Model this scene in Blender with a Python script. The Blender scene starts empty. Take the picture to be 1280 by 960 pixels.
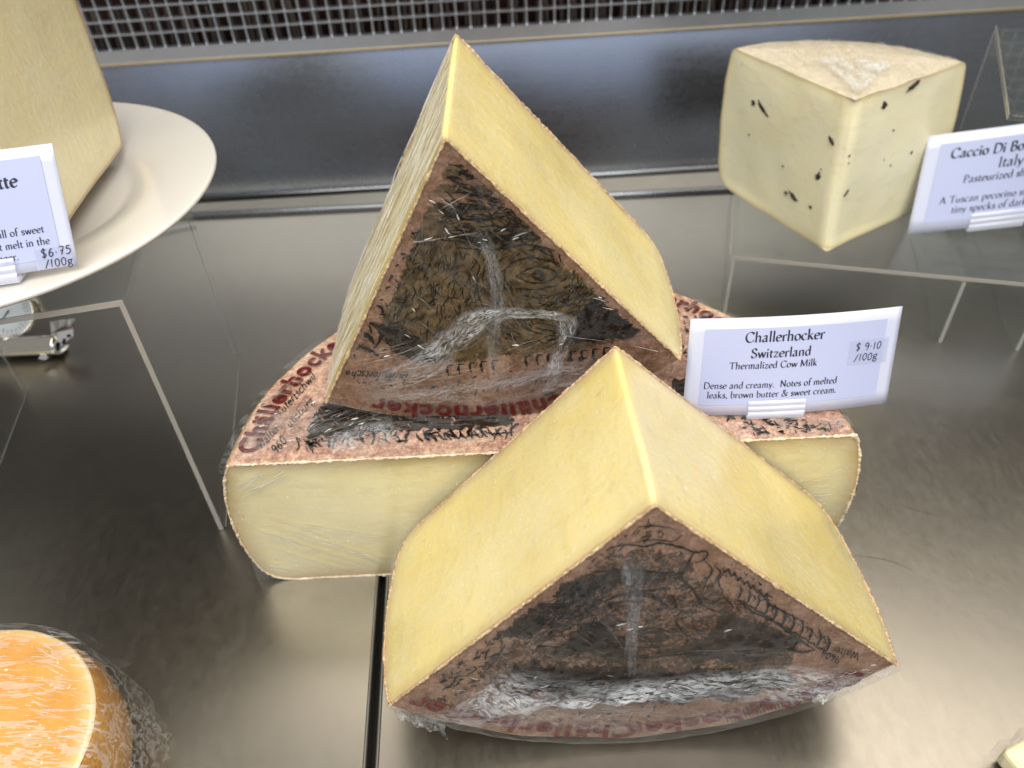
import bpy, bmesh, math, random
from mathutils import Vector, Matrix, noise as mnoise
random.seed(7)
R0_ = random.uniform
PI = math.pi
C = bpy.context.scene.collection
sc = bpy.context.scene
# ------------------------------------------------------------------ camera
FOC, TH, RHO, H = 1000.0, math.radians(41.7), math.radians(2.8), 0.38
FW = Vector((0, math.cos(TH), -math.sin(TH)))
_R0 = Vector((1, 0, 0)); _U0 = Vector((0, math.sin(TH), math.cos(TH)))
RT = _R0 * math.cos(RHO) - _U0 * math.sin(RHO)
UP = _R0 * math.sin(RHO) + _U0 * math.cos(RHO)
CAM = Vector((0, 0, H))
cd = bpy.data.cameras.new('camera'); cam = bpy.data.objects.new('camera', cd); C.objects.link(cam)
m = Matrix((RT, UP, -FW)).transposed().to_4x4(); m.translation = CAM
cam.matrix_world = m
cd.sensor_width = 36; cd.lens = 36 * FOC / 1280
cd.clip_start = 0.01; cd.clip_end = 50
cd.dof.use_dof = True; cd.dof.focus_distance = 0.36; cd.dof.aperture_fstop = 9.0
sc.camera = cam
# ------------------------------------------------------------------ light
w = bpy.data.worlds.new('World'); sc.world = w; w.use_nodes = True
wn = w.node_tree; bg = wn.nodes['Background']
bg.inputs[0].default_value = (0.90, 0.88, 0.84, 1); bg.inputs[1].default_value = 0.32
def area(name, loc, target, sx, sy, power, col, spread=180):
    l = bpy.data.lights.new(name, 'AREA'); l.shape = 'RECTANGLE'; l.size = sx; l.size_y = sy
    l.energy = power; l.color = col; l.spread = math.radians(spread)
    o = bpy.data.objects.new(name, l); C.objects.link(o); o.location = loc
    o.rotation_euler = (Vector(target) - Vector(loc)).to_track_quat('-Z', 'Y').to_euler()
    return o
area('case_lamp', (0.28, 0.68, 1.02), (0.08, 0.25, 0.05), 1.9, 0.42, 6.6, (1.0, 0.90, 0.76))
area('shop_ceiling_lamp', (-0.12, -0.60, 1.75), (0.0, 0.35, 0.0), 2.2, 1.4, 58.0, (1.0, 0.955, 0.84))
area('window_light', (-0.1, -1.3, 1.0), (0.0, 0.4, 0.10), 2.2, 0.9, 7.5, (0.50, 0.66, 1.0))
sc.view_settings.view_transform = 'Standard'; sc.view_settings.look = 'None'
sc.view_settings.exposure = 0.0; sc.view_settings.gamma = 1
sc.cycles.max_bounces = 10; sc.cycles.transparent_max_bounces = 24; sc.cycles.glossy_bounces = 4
sc.cycles.transmission_bounces = 8; sc.cycles.diffuse_bounces = 3
sc.cycles.caustics_reflective = False; sc.cycles.caustics_refractive = False
sc.cycles.sample_clamp_indirect = 4.0
try: sc.cycles.use_denoising = True
except Exception: pass

def ray(x, y): return FW + RT * ((x - 640) / FOC) - UP * ((y - 480) / FOC)
def onplane(x, y, P, N):
    r = ray(x, y); t = (Vector(P) - CAM).dot(N) / r.dot(N); return CAM + r * t
def onz(x, y, z): return onplane(x, y, (0, 0, z), Vector((0, 0, 1)))
def nz(p, s, o=0): return mnoise.noise(Vector((p[0]*s+o, p[1]*s+o*1.7, p[2]*s-o)))

# ------------------------------------------------------------------ object helpers
def empty(name, loc, label, cat, group=None):
    o = bpy.data.objects.new(name, None); C.objects.link(o); o.location = loc
    o.empty_display_size = 0.01
    o['label'] = label; o['category'] = cat
    if group: o['group'] = group
    return o
def mobj(name, verts, faces, mat, parent=None, smooth=True, label=None, kind=None, attr=None, recalc=True, base=None):
    b = Vector(base) if base is not None else (parent.matrix_world.translation.copy() if parent else Vector((0, 0, 0)))
    if parent: 
        p = parent; b = Vector((0, 0, 0))
        while p: b += p.location; p = p.parent
    me = bpy.data.meshes.new(name)
    me.from_pydata([tuple(Vector(v) - b) for v in verts], [], faces)
    if recalc:
        bm = bmesh.new(); bm.from_mesh(me); bmesh.ops.recalc_face_normals(bm, faces=bm.faces); bm.to_mesh(me); bm.free()
    if smooth: me.polygons.foreach_set('use_smooth', [True] * len(me.polygons))
    if attr:
        for k, vals in attr.items():
            a = me.attributes.new(k, 'FLOAT', 'POINT'); a.data.foreach_set('value', vals)
    me.materials.append(mat); me.update()
    o = bpy.data.objects.new(name, me); C.objects.link(o)
    if parent: o.parent = parent
    elif base is not None: o.location = base
    if label: o['label'] = label
    if kind: o['kind'] = kind
    return o
def tag(o, label, cat, group=None):
    o['label'] = label; o['category'] = cat
    if group: o['group'] = group
    return o
def box_vf(x0, x1, y0, y1, z0, z1, X=None, Y=None, Z=None, O=None):
    X = X or Vector((1,0,0)); Y = Y or Vector((0,1,0)); Z = Z or Vector((0,0,1)); O = O or Vector((0,0,0))
    v = [O + X*a + Y*b + Z*c for a in (x0,x1) for b in (y0,y1) for c in (z0,z1)]
    f = [(0,1,3,2),(4,6,7,5),(0,4,5,1),(2,3,7,6),(0,2,6,4),(1,5,7,3)]
    return v, f
class MB:
    def __init__(s): s.v = []; s.f = []
    def add(s, v, f):
        k = len(s.v); s.v += list(v); s.f += [tuple(i + k for i in q) for q in f]; return s
def bevel(o, w=0.0005, seg=2):
    md = o.modifiers.new('bevel', 'BEVEL'); md.width = w; md.segments = seg; md.limit_method = 'ANGLE'; md.angle_limit = math.radians(35)
    return o
def grid_vf(nu, nv, fn, closed_u=False):
    v = [fn(i / ((nu) if closed_u else (nu - 1)), j / (nv - 1)) for j in range(nv) for i in range(nu)]
    f = []
    for j in range(nv - 1):
        for i in range(nu if closed_u else nu - 1):
            a = j*nu + i; b = j*nu + (i+1) % nu
            f.append((a, b, b + nu, a + nu))
    return v, f
def tube_vf(pts, rad, n=8):
    v = []; f = []
    for i, p in enumerate(pts):
        p = Vector(p); a = Vector(pts[max(i-1,0)]); b = Vector(pts[min(i+1,len(pts)-1)])
        d = (b - a).normalized(); s = d.orthogonal().normalized(); t = d.cross(s)
        r = rad(i/(len(pts)-1)) if callable(rad) else rad
        for k in range(n): v.append(p + s*math.cos(2*PI*k/n)*r + t*math.sin(2*PI*k/n)*r)
    for i in range(len(pts)-1):
        for k in range(n): f.append((i*n+k, i*n+(k+1)%n, (i+1)*n+(k+1)%n, (i+1)*n+k))
    f.append(tuple(range(n))); f.append(tuple(range((len(pts)-1)*n, len(pts)*n)))
    return v, f

# ------------------------------------------------------------------ materials
def M(name):
    m = bpy.data.materials.new(name); m.use_nodes = True
    nt = m.node_tree; b = nt.nodes['Principled BSDF']; return m, nt, b
def nd(nt, t, **k):
    n = nt.nodes.new(t)
    for a, v in k.items():
        if a.startswith('_'): n.inputs[a[1:].replace('_', ' ')].default_value = v
        else: setattr(n, a, v)
    return n
def coords(nt, scale=(1,1,1), rot=(0,0,0)):
    tc = nd(nt, 'ShaderNodeTexCoord'); mp = nd(nt, 'ShaderNodeMapping')
    mp.inputs['Scale'].default_value = scale; mp.inputs['Rotation'].default_value = rot
    nt.links.new(tc.outputs['Object'], mp.inputs[0]); return mp.outputs[0]
def ntex(nt, co, scale, detail=4, rough=.6, dist=0):
    n = nd(nt, 'ShaderNodeTexNoise'); n.inputs['Scale'].default_value = scale; n.inputs['Detail'].default_value = detail
    n.inputs['Roughness'].default_value = rough; n.inputs['Distortion'].default_value = dist
    nt.links.new(co, n.inputs['Vector']); return n.outputs['Fac']
def ramp(nt, src, stops, interp='LINEAR'):
    r = nd(nt, 'ShaderNodeValToRGB'); cr = r.color_ramp; cr.interpolation = interp
    while len(cr.elements) < len(stops): cr.elements.new(.5)
    for e, (p, c) in zip(cr.elements, stops):
        e.position = p; e.color = (*c, 1) if len(c) == 3 else c
    nt.links.new(src, r.inputs[0]); return r.outputs[0]
def mth(nt, op, a, b=None, c=None, clamp=False):
    n = nd(nt, 'ShaderNodeMath', operation=op); n.use_clamp = clamp
    for i, x in enumerate((a, b, c)):
        if x is None: continue
        if isinstance(x, (int, float)): n.inputs[i].default_value = x
        else: nt.links.new(x, n.inputs[i])
    return n.outputs[0]
def mixc(nt, fac, a, b, mode='MIX'):
    n = nd(nt, 'ShaderNodeMix', data_type='RGBA', blend_type=mode)
    for i, x in ((0, fac), (6, a), (7, b)):
        if isinstance(x, (int, float)): n.inputs[i].default_value = x
        elif isinstance(x, tuple): n.inputs[i].default_value = (*x, 1)
        else: nt.links.new(x, n.inputs[i])
    return n.outputs[2]
def bump(nt, h, strength, dist, prev=None):
    n = nd(nt, 'ShaderNodeBump'); n.inputs['Strength'].default_value = strength; n.inputs['Distance'].default_value = dist
    nt.links.new(h, n.inputs['Height'])
    if prev: nt.links.new(prev, n.inputs['Normal'])
    return n.outputs[0]
def attr(nt, name):
    n = nd(nt, 'ShaderNodeAttribute', attribute_name=name); return n.outputs['Fac']

def steel(name, base, rough, scale=(1,1,1), streak=.03, dark=(0,0,0), bmp=.000006, mott=.5):
    m, nt, b = M(name); L = nt.links.new
    co = coords(nt, scale); co1 = coords(nt)
    fine = ntex(nt, co, 500, 3, .6); big = ntex(nt, co1, 6, 5, .6, .6); mid = ntex(nt, co1, 60, 4, .65)
    grain0 = ntex(nt, coords(nt, (1, .4, 1), (0, 0, .5)), 210, 5, .75, .4)
    fac = mth(nt, 'ADD', mth(nt, 'MULTIPLY', big, mott), mth(nt, 'MULTIPLY', mth(nt, 'ADD', mid, grain0), .22))
    L(ramp(nt, fac, [(0.15, tuple(c*.80 for c in base)), (.7, base)]), b.inputs['Base Color'])
    b.inputs['Metallic'].default_value = 1
    grn = ntex(nt, coords(nt, (1, .4, 1), (0, 0, .5)), 170, 5, .7, .4)
    rr = mth(nt, 'ADD', mth(nt, 'ADD', mth(nt, 'MULTIPLY', mth(nt, 'SUBTRACT', grn, .5), streak*3.2), mth(nt, 'MULTIPLY', mth(nt, 'SUBTRACT', fine, .5), streak*2)), mth(nt, 'ADD', rough - .05, mth(nt, 'MULTIPLY', big, .1)))
    L(rr, b.inputs['Roughness'])
    h1 = bump(nt, fine, .5, bmp); L(bump(nt, big, .4, .0006, h1), b.inputs['Normal'])
    return m
deck_m = steel('brushed_steel_deck', (.46, .43, .378), .32, (1, .35, 1), .035, bmp=.000008)
panel_m = steel('brushed_steel_panel', (.26, .275, .305), .28, (.03, 1, 1.0), .03, bmp=.000006)
trim_m = steel('steel_trim', (.34, .33, .31), .48)
chrome_m, nt, b = M('chrome'); b.inputs['Base Color'].default_value = (.78, .75, .68, 1); b.inputs['Metallic'].default_value = 1; b.inputs['Roughness'].default_value = .07
galv_m = steel('zinc_grille', (.66, .69, .75), .40)
gasket_m, nt, b = M('dark_gap'); b.inputs['Base Color'].default_value = (.012, .011, .01, 1); b.inputs['Roughness'].default_value = .6
fin_m, nt, b = M('coil_fin'); b.inputs['Base Color'].default_value = (.22, .17, .15, 1); b.inputs['Metallic'].default_value = .4; b.inputs['Roughness'].default_value = .5
void_m, nt, b = M('dark_cavity'); b.inputs['Base Color'].default_value = (.05, .018, .012, 1); b.inputs['Roughness'].default_value = .8
rear_m, nt, b = M('dark_rear_door'); b.inputs['Base Color'].default_value = (.012, .0115, .009, 1); b.inputs['Roughness'].default_value = .6; b.inputs['Specular IOR Level'].default_value = .15

def paste(name, col, pale, edge, rindc, gloss=.32, sss=.25, edge_w=.009, veil=0.0):
    m, nt, b = M(name); L = nt.links.new
    co = coords(nt); rd = attr(nt, 'rd')
    n1 = ntex(nt, co, 14, 4, .6, .3); n2 = ntex(nt, co, 260, 3, .6); n3 = ntex(nt, coords(nt, (1, 1, 3.5), (.5, .4, .2)), 55, 3, .55, .8)
    spots = ntex(nt, co, 420, 1, .5)
    base = mixc(nt, ramp(nt, n1, [(.35, (0,0,0)), (.68, (1,1,1))]), col, pale)
    base = mixc(nt, ramp(nt, n3, [(.56, (0,0,0)), (.68, (.30,.30,.30))]), base, tuple(c*.80 for c in col))
    base = mixc(nt, ramp(nt, spots, [(.72, (0,0,0)), (.76, (.75,.75,.75))]), base, (.96, .92, .74))
    pit = ntex(nt, coords(nt, (1, 1.6, 1), (.2, .5, .1)), 150, 2, .5, .6)
    base = mixc(nt, ramp(nt, pit, [(.24, (.45,.45,.45)), (.31, (0,0,0))]), base, tuple(c*.72 for c in col))
    d = mth(nt, 'ADD', rd, mth(nt, 'MULTIPLY', mth(nt, 'SUBTRACT', n1, .5), .006))
    base = mixc(nt, mth(nt, 'POWER', mth(nt, 'SUBTRACT', 1.0, mth(nt, 'DIVIDE', d, edge_w, clamp=True), clamp=True), 1.6), base, edge)
    d2 = mth(nt, 'ADD', rd, mth(nt, 'MULTIPLY', mth(nt, 'SUBTRACT', n2, .5), .0012))
    base = mixc(nt, ramp(nt, mth(nt, 'DIVIDE', d2, .0026), [(.35, (1,1,1)), (.85, (0,0,0))]), base, rindc)
    L(base, b.inputs['Base Color']); b.inputs['Roughness'].default_value = gloss
    b.inputs['Specular IOR Level'].default_value = .35
    b.inputs['Subsurface Weight'].default_value = sss; b.inputs['Subsurface Radius'].default_value = (1, .65, .25); b.inputs['Subsurface Scale'].default_value = .006
    b.inputs['Coat Weight'].default_value = .55; b.inputs['Coat Roughness'].default_value = .16; b.inputs['Coat IOR'].default_value = 1.45
    h = bump(nt, pit, .5, .0004); h = bump(nt, n3, .6, .00025, h); h = bump(nt, n2, .5, .00002, h); L(h, b.inputs['Normal'])
    wr = ntex(nt, coords(nt, (1, .35, 1.2), (.3, .2, .7)), 60, 3, .6, 1.0)
    L(bump(nt, wr, .6, .00022), b.inputs['Coat Normal'])
    return m
yel = paste('yellow_cheese_paste', (.85, .70, .27), (.88, .77, .42), (.62, .48, .24), (.60, .42, .24))
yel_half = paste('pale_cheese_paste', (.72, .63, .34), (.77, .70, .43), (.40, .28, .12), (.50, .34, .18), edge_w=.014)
yel_rac = paste('buff_cheese_paste', (.95, .83, .50), (.96, .87, .60), (.70, .54, .30), (.50, .36, .20), edge_w=.006)
ivory = paste('ivory_cheese_paste', (.93, .85, .56), (.94, .89, .66), (.88, .74, .40), (.74, .62, .36), edge_w=.006, gloss=.28)
orange = paste('orange_cheese_paste', (.74, .35, .075), (.80, .43, .13), (.88, .60, .28), (.86, .70, .45), edge_w=.010)

def rind(name, c1, c2, c3, sc1=30, rough=.55, k=1.0):
    m, nt, b = M(name); L = nt.links.new
    co = coords(nt)
    a = ntex(nt, co, sc1, 6, .65, .8); f = ntex(nt, co, 350, 4, .7); g = ntex(nt, co, 210, 6, .75, .4)
    base = ramp(nt, a, [(.33, c1), (.52, c2), (.70, c3)])
    base = mixc(nt, ramp(nt, g, [(.50, (0,0,0)), (.64, (.8*k,.8*k,.8*k))]), base, tuple(min(1, c*1.5+.03) for c in c3))
    base = mixc(nt, ramp(nt, g, [(.34, (.85*k,.85*k,.85*k)), (.47, (0,0,0))]), base, tuple(c*.45 for c in c1))
    crust = ntex(nt, co, 620, 3, .75)
    base = mixc(nt, ramp(nt, crust, [(.54, (0,0,0)), (.70, (.55,.55,.55))]), base, tuple(min(1, c*1.7+.03) for c in c3))
    base = mixc(nt, ramp(nt, crust, [(.32, (.5,.5,.5)), (.45, (0,0,0))]), base, tuple(c*.5 for c in c1))
    L(base, b.inputs['Base Color']); b.inputs['Roughness'].default_value = rough
    h = bump(nt, f, .7, .00016); L(bump(nt, g, .7, .0004, h), b.inputs['Normal'])
    return m
rind_m = rind('washed_rind_print_side', (.15, .075, .042), (.22, .118, .070), (.30, .18, .12), 40, .6, .5)
rind_pink = rind('washed_rind_pink', (.38, .20, .15), (.48, .28, .21), (.58, .40, .29))
rind_side = rind('washed_rind_edge', (.24, .13, .06), (.40, .24, .11), (.55, .38, .20), 60)
rind_tan = rind('tan_rind', (.50, .36, .20), (.60, .45, .27), (.68, .54, .34), 60, .5, .4)
rind_ivory = rind('ivory_rind', (.60, .50, .34), (.66, .56, .40), (.74, .65, .49), 40, .35, .22)
rind_orange = rind('orange_rind', (.62, .27, .05), (.70, .33, .07), (.76, .42, .13), 60, .35, .15)

def ink(name, c, c2=None, sc_=200, thr=None):
    m, nt, b = M(name); L = nt.links.new; co = coords(nt)
    n = ntex(nt, co, sc_, 5, .7, .5)
    L(ramp(nt, n, [(.38, c), (.66, c2 or tuple(x*1.8+.01 for x in c))]), b.inputs['Base Color'])
    b.inputs['Roughness'].default_value = .6; b.inputs['Specular IOR Level'].default_value = .12
    if thr is not None:   # worn print: the rind shows through where ink is gone
        n2 = ntex(nt, co, sc_*1.3, 5, .75, 1.0)
        L(ramp(nt, n2, [(thr, (0,0,0)), (thr + .08, (1,1,1))]), b.inputs['Alpha'])
    return m
ink_black = ink('black_print', (.010, .008, .007), (.025, .019, .015), thr=.30)
ink_dark = ink('dark_brown_print', (.014, .010, .008), (.042, .029, .019), 180, thr=.38)
ink_olive = ink('olive_brown_print', (.050, .034, .017), (.17, .115, .058), 170, thr=.37)
ink_red = ink('dark_red_print', (.10, .010, .010), (.14, .020, .016), 200, thr=.22)
ink_pen, nt, b = M('dark_pen'); b.inputs['Base Color'].default_value = (.02, .02, .05, 1); b.inputs['Roughness'].default_value = .5
ink_text, nt, b = M('black_toner'); b.inputs['Base Color'].default_value = (.015, .015, .03, 1); b.inputs['Roughness'].default_value = .4

def film(name, base_op, fold_op, scale, stretch=(1,1,1), rot=(0,0,0), rough=.10, bd=.0022, white=(.85,.88,.92), lo=.56, hi=.74, uv=False):
    m = bpy.data.materials.new(name); m.use_nodes = True; nt = m.node_tree; nt.nodes.clear(); L = nt.links.new
    out = nd(nt, 'ShaderNodeOutputMaterial'); tr = nd(nt, 'ShaderNodeBsdfTransparent'); tr.inputs[0].default_value = (.97, .97, .97, 1)
    gl = nd(nt, 'ShaderNodeBsdfGlossy'); gl.inputs['Roughness'].default_value = rough
    df = nd(nt, 'ShaderNodeBsdfDiffuse'); df.inputs[0].default_value = (*white, 1)
    co = coords(nt, stretch, rot)
    if uv:
        cb = nd(nt, 'ShaderNodeCombineXYZ'); L(attr(nt, 'pu'), cb.inputs[0]); L(attr(nt, 'pv'), cb.inputs[1]); co = cb.outputs[0]
    n1 = ntex(nt, co, scale, 5, .62, 1.4); n2 = ntex(nt, co, scale*3.1, 4, .65, .8)
    rdg = mth(nt, 'SUBTRACT', 1.0, mth(nt, 'MULTIPLY', mth(nt, 'ABSOLUTE', mth(nt, 'SUBTRACT', n1, .5)), 9.0), clamp=True)
    rdg2 = mth(nt, 'SUBTRACT', 1.0, mth(nt, 'MULTIPLY', mth(nt, 'ABSOLUTE', mth(nt, 'SUBTRACT', n2, .5)), 9.0), clamp=True)
    h = mth(nt, 'ADD', mth(nt, 'ADD', n1, mth(nt, 'MULTIPLY', rdg, .25)), mth(nt, 'MULTIPLY', mth(nt, 'ADD', n2, mth(nt, 'MULTIPLY', rdg2, .3)), .35))
    bn = bump(nt, h, 1.0, bd); L(bn, gl.inputs['Normal'])
    fr = nd(nt, 'ShaderNodeFresnel'); fr.inputs['IOR'].default_value = 1.33; L(bn, fr.inputs['Normal'])
    geo = nd(nt, 'ShaderNodeNewGeometry'); front = mth(nt, 'SUBTRACT', 1.0, geo.outputs['Backfacing'])
    fold = ramp(nt, mth(nt, 'MULTIPLY', mth(nt, 'ADD', rdg, rdg2), mth(nt, 'ADD', n1, .2)), [(lo, (0,0,0)), (hi, (1,1,1))])
    dop = mth(nt, 'ADD', base_op, mth(nt, 'MULTIPLY', fold, fold_op), clamp=True)
    if uv: dop = mth(nt, 'MULTIPLY', dop, attr(nt, 'fade'))
    a = nd(nt, 'ShaderNodeMixShader'); L(dop, a.inputs[0]); L(tr.outputs[0], a.inputs[1]); L(df.outputs[0], a.inputs[2])
    g = nd(nt, 'ShaderNodeMixShader'); gfac = mth(nt, 'MULTIPLY', mth(nt, 'MINIMUM', fr.outputs[0], .5), .42)
    if uv: gfac = mth(nt, 'MULTIPLY', gfac, attr(nt, 'fade'))
    L(mth(nt, 'MULTIPLY', gfac, mth(nt, 'MAXIMUM', front, .15), clamp=True), g.inputs[0]); L(a.outputs[0], g.inputs[1]); L(gl.outputs[0], g.inputs[2])
    L(g.outputs[0], out.inputs[0]); return m
film_m = film('cling_film', .0, .03, 45, (1, 1, .8), bd=.0006, lo=.62, hi=.9)
film_tight = film('tight_cling_film', .0, .06, 40, (.25, 1, 1), (0, 0, .4), bd=.00015, lo=.66, hi=.95)
film_streak = film('stretched_cling_film', .0, .80, 1.0, bd=.0004, lo=.55, hi=1.05, white=(.93,.92,.84), uv=True)
film_fold = film('crumpled_cling_film', .06, .45, 110, (.35, 1, 1.2), bd=.0012, lo=.5, hi=.95)
film_wisp = film('wispy_film_folds', .02, .62, 1.0, bd=.0007, lo=.42, hi=1.0, uv=True)
film_top = film('gathered_cling_film', .02, .10, 50, (1, .25, 1), (0, 0, -.7), bd=.0006)
crease_highlight_m, nt, b = M('film_crease_highlight'); b.inputs['Base Color'].default_value = (.95, .95, .97, 1); b.inputs['Roughness'].default_value = .12; b.inputs['Alpha'].default_value = .42; b.inputs['Subsurface Weight'].default_value = 0  # white base colour stands in for the shine along clear film ridges

def acrylic(name, tint=(.97, .985, .98), rough=.02):
    m = bpy.data.materials.new(name); m.use_nodes = True; nt = m.node_tree; nt.nodes.clear(); L = nt.links.new
    out = nd(nt, 'ShaderNodeOutputMaterial'); tr = nd(nt, 'ShaderNodeBsdfTransparent'); tr.inputs[0].default_value = (*tint, 1)
    gl = nd(nt, 'ShaderNodeBsdfGlossy'); gl.inputs['Roughness'].default_value = rough
    fr = nd(nt, 'ShaderNodeFresnel'); fr.inputs['IOR'].default_value = 1.33
    n = ntex(nt, coords(nt), 30, 4, .6)
    df = nd(nt, 'ShaderNodeBsdfDiffuse'); df.inputs[0].default_value = (.8, .82, .82, 1)
    a = nd(nt, 'ShaderNodeMixShader'); a.inputs[0].default_value = .012; L(tr.outputs[0], a.inputs[1]); L(df.outputs[0], a.inputs[2])
    g = nd(nt, 'ShaderNodeMixShader'); geo = nd(nt, 'ShaderNodeNewGeometry'); L(mth(nt, 'MULTIPLY', fr.outputs[0], mth(nt, 'SUBTRACT', 1.0, geo.outputs['Backfacing'])), g.inputs[0]); L(a.outputs[0], g.inputs[1]); L(gl.outputs[0], g.inputs[2])
    L(g.outputs[0], out.inputs[0]); return m
acr = acrylic('clear_acrylic')
acr_edge, nt, b = M('acrylic_edge'); b.inputs['Base Color'].default_value = (.50, .47, .42, 1); b.inputs['Roughness'].default_value = .15; b.inputs['Alpha'].default_value = .55
acr_line, nt, b = M('acrylic_thin_edge'); b.inputs['Base Color'].default_value = (.55, .55, .52, 1); b.inputs['Roughness'].default_value = .2; b.inputs['Alpha'].default_value = .42
clipm, nt, b = M('clear_card_holder_plastic'); b.inputs['Base Color'].default_value = (.80, .82, .95, 1); b.inputs['Roughness'].default_value = .12; b.inputs['Alpha'].default_value = .50
b.inputs['Coat Weight'].default_value = 1
card_m, nt, b = M('laminated_card_margin'); b.inputs['Base Color'].default_value = (.57, .60, .76, 1); b.inputs['Roughness'].default_value = .3
b.inputs['Coat Weight'].default_value = .4; b.inputs['Coat Roughness'].default_value = .12
paper_m, nt, b = M('card_paper'); b.inputs['Base Color'].default_value = (.45, .49, .72, 1); b.inputs['Roughness'].default_value = .35
b.inputs['Coat Weight'].default_value = .4; b.inputs['Coat Roughness'].default_value = .15
stick_m, nt, b = M('sticker_tape'); b.inputs['Base Color'].default_value = (.56, .60, .82, 1); b.inputs['Roughness'].default_value = .2; b.inputs['Alpha'].default_value = .45
plate_m, nt, b = M('white_porcelain'); b.inputs['Base Color'].default_value = (.68, .665, .65, 1); b.inputs['Roughness'].default_value = .16; b.inputs['Coat Weight'].default_value = .4
truf_m, nt, b = M('black_truffle'); b.inputs['Base Color'].default_value = (.03, .018, .014, 1); b.inputs['Roughness'].default_value = .5
dial_m, nt, b = M('dial_face'); b.inputs['Base Color'].default_value = (.66, .70, .74, 1); b.inputs['Roughness'].default_value = .3

# ------------------------------------------------------------------ steel case (setting)
def tilt(v):     # the rear assembly climbs slightly to the right, as in the photograph
    v = Vector(v); v.z += math.tan(math.radians(.75)) * (v.x) if v.y > .70 else 0; return v
SEAM0, SEAM1 = (-.0786, .2685), (-.0748, .162)
def seam_x(y): return SEAM0[0] + (SEAM1[0]-SEAM0[0])*(y-SEAM0[1])/(SEAM1[1]-SEAM0[1])
def deck(name, left):
    Y0, Y1 = -.6, .690
    xs = (-1.3, None) if left else (None, 1.3)
    def fn(i, j):
        y = Y0 + (Y1-Y0)*j; sx = seam_x(y) + (-.0022 if left else .0022)
        a, b_ = (xs[0], sx) if left else (sx, xs[1])
        return Vector((a + (b_-a)*i, y, 0))
    v, f = grid_vf(2, 2, fn)
    mb = MB().add(v, f)
    # turned-down lip along the seam
    e0 = fn(1 if left else 0, 0); e1 = fn(1 if left else 0, 1)
    mb.add([e0, e1, e1 - Vector((0,0,.012)), e0 - Vector((0,0,.012))], [(0,1,2,3)])
    return mobj(name, mb.v, mb.f, deck_m, smooth=False, kind='structure')
deck('steel_deck', True); deck('steel_deck', False)
v, f = box_vf(-1.35, 1.35, -.65, 1.0, -.03, -.014); mobj('case_base', v, f, gasket_m, smooth=False, kind='structure')
# rounded lips where each deck ends at the seam
for sgn in (-1, 1):
    pts = [Vector((seam_x(y) + sgn*.0030, y, -.0006)) for y in [-.55 + .1*k for k in range(13)]]
    v, f = tube_vf(pts, .0011, 8); mobj('deck_lip', v, f, trim_m, kind='structure')
# gutter strip + rolled beads between deck and rear panel
v, f = box_vf(-1.3, 1.3, .692, .728, -.012, -.0015); mobj('gutter_strip', [tilt(p) for p in v], f, trim_m, smooth=False, kind='structure')
for yy, rr in ((.690, .0034), (.7305, .0030)):
    v, f = tube_vf([tilt((x, yy, .0012)) for x in (-1.3, 0, 1.3)], rr, 12); mobj('rolled_bead', v, f, panel_m, kind='structure')
for yy in (.6845, .7265):
    v, f = box_vf(-1.3, 1.3, yy-.0011, yy+.0011, -.001, .0006); mobj('bead_groove', v, f, gasket_m, smooth=False, kind='structure')
def prof(j):
    pts = [(.734, .000), (.736, .006), (.7375, .018), (.762, .1235), (.7635, .1265)]
    return pts[j]
v = []; f = []
for j in range(5):
    for x in (-1.3, 1.3):
        y, z = prof(j); v.append(tilt((x, y, z)))
    if j: f.append((2*j-2, 2*j-1, 2*j+1, 2*j))
mobj('rear_panel', v, f, panel_m, kind='structure', smooth=True)
bevelled = box_vf(-1.3, 1.3, .7600, .7665, .1262, .1385)
mobj('grille_flange', [tilt(p) for p in bevelled[0]], bevelled[1], galv_m, smooth=False, kind='structure')
brass, nt, b = M('yellowed_edge'); b.inputs['Base Color'].default_value = (.62, .50, .30, 1); b.inputs['Metallic'].default_value = .8; b.inputs['Roughness'].default_value = .3
v, f = box_vf(-1.3, 1.3, .7588, .7600, .1250, .1268); mobj('flange_edge', [tilt(p) for p in v], f, brass, smooth=False, kind='structure')
v, f = box_vf(-1.3, 1.3, .86, .87, -.05, .34); mobj('cavity_back', v, f, void_m, smooth=False, kind='structure')
v, f = box_vf(-1.3, 1.3, .767, .86, .325, .335); mobj('cavity_top', v, f, void_m, smooth=False, kind='structure')
v, f = box_vf(-1.3, 1.3, .766, .78, .336, .70); mobj('rear_door_panel', v, f, rear_m, smooth=False, kind='structure')
# grille
gr = empty('air_return_grille', (0, .765, .14), 'silver square-mesh air return grille along the top of the rear steel panel', 'grille')
CELL = .01275
vb = box_vf(-.0007, .0007, -.0035, .0035, 0, .19)
mev = bpy.data.meshes.new('vertical_bar'); mev.from_pydata([tuple(p) for p in vb[0]], [], vb[1]); mev.materials.append(galv_m)
for k in range(-44, 52):
    o = bpy.data.objects.new('vertical_bar', mev); C.objects.link(o); o.parent = gr
    x = k*CELL; o.location = (x + .004, .0015, tilt((x, .8, 0)).z - .002); o.rotation_euler = (0, random.uniform(-.004, .004), 0)
hb = box_vf(-.56, .66, -.0030, .0030, -.0007, .0007)
meh = bpy.data.meshes.new('horizontal_bar'); meh.from_pydata([tuple(p) for p in hb[0]], [], hb[1]); meh.materials.append(galv_m)
for k in range(0, 8):
    o = bpy.data.objects.new('horizontal_bar', meh); C.objects.link(o); o.parent = gr
    o.location = (0, 0, .0115*k + .0105 + .0005); o.rotation_euler = (0, -math.radians(.75), 0)
for k in range(8, 15):
    o = bpy.data.objects.new('horizontal_bar', meh); C.objects.link(o); o.parent = gr
    o.location = (0, 0, .0115*k + .011); o.rotation_euler = (0, -math.radians(.75), 0)
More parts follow.
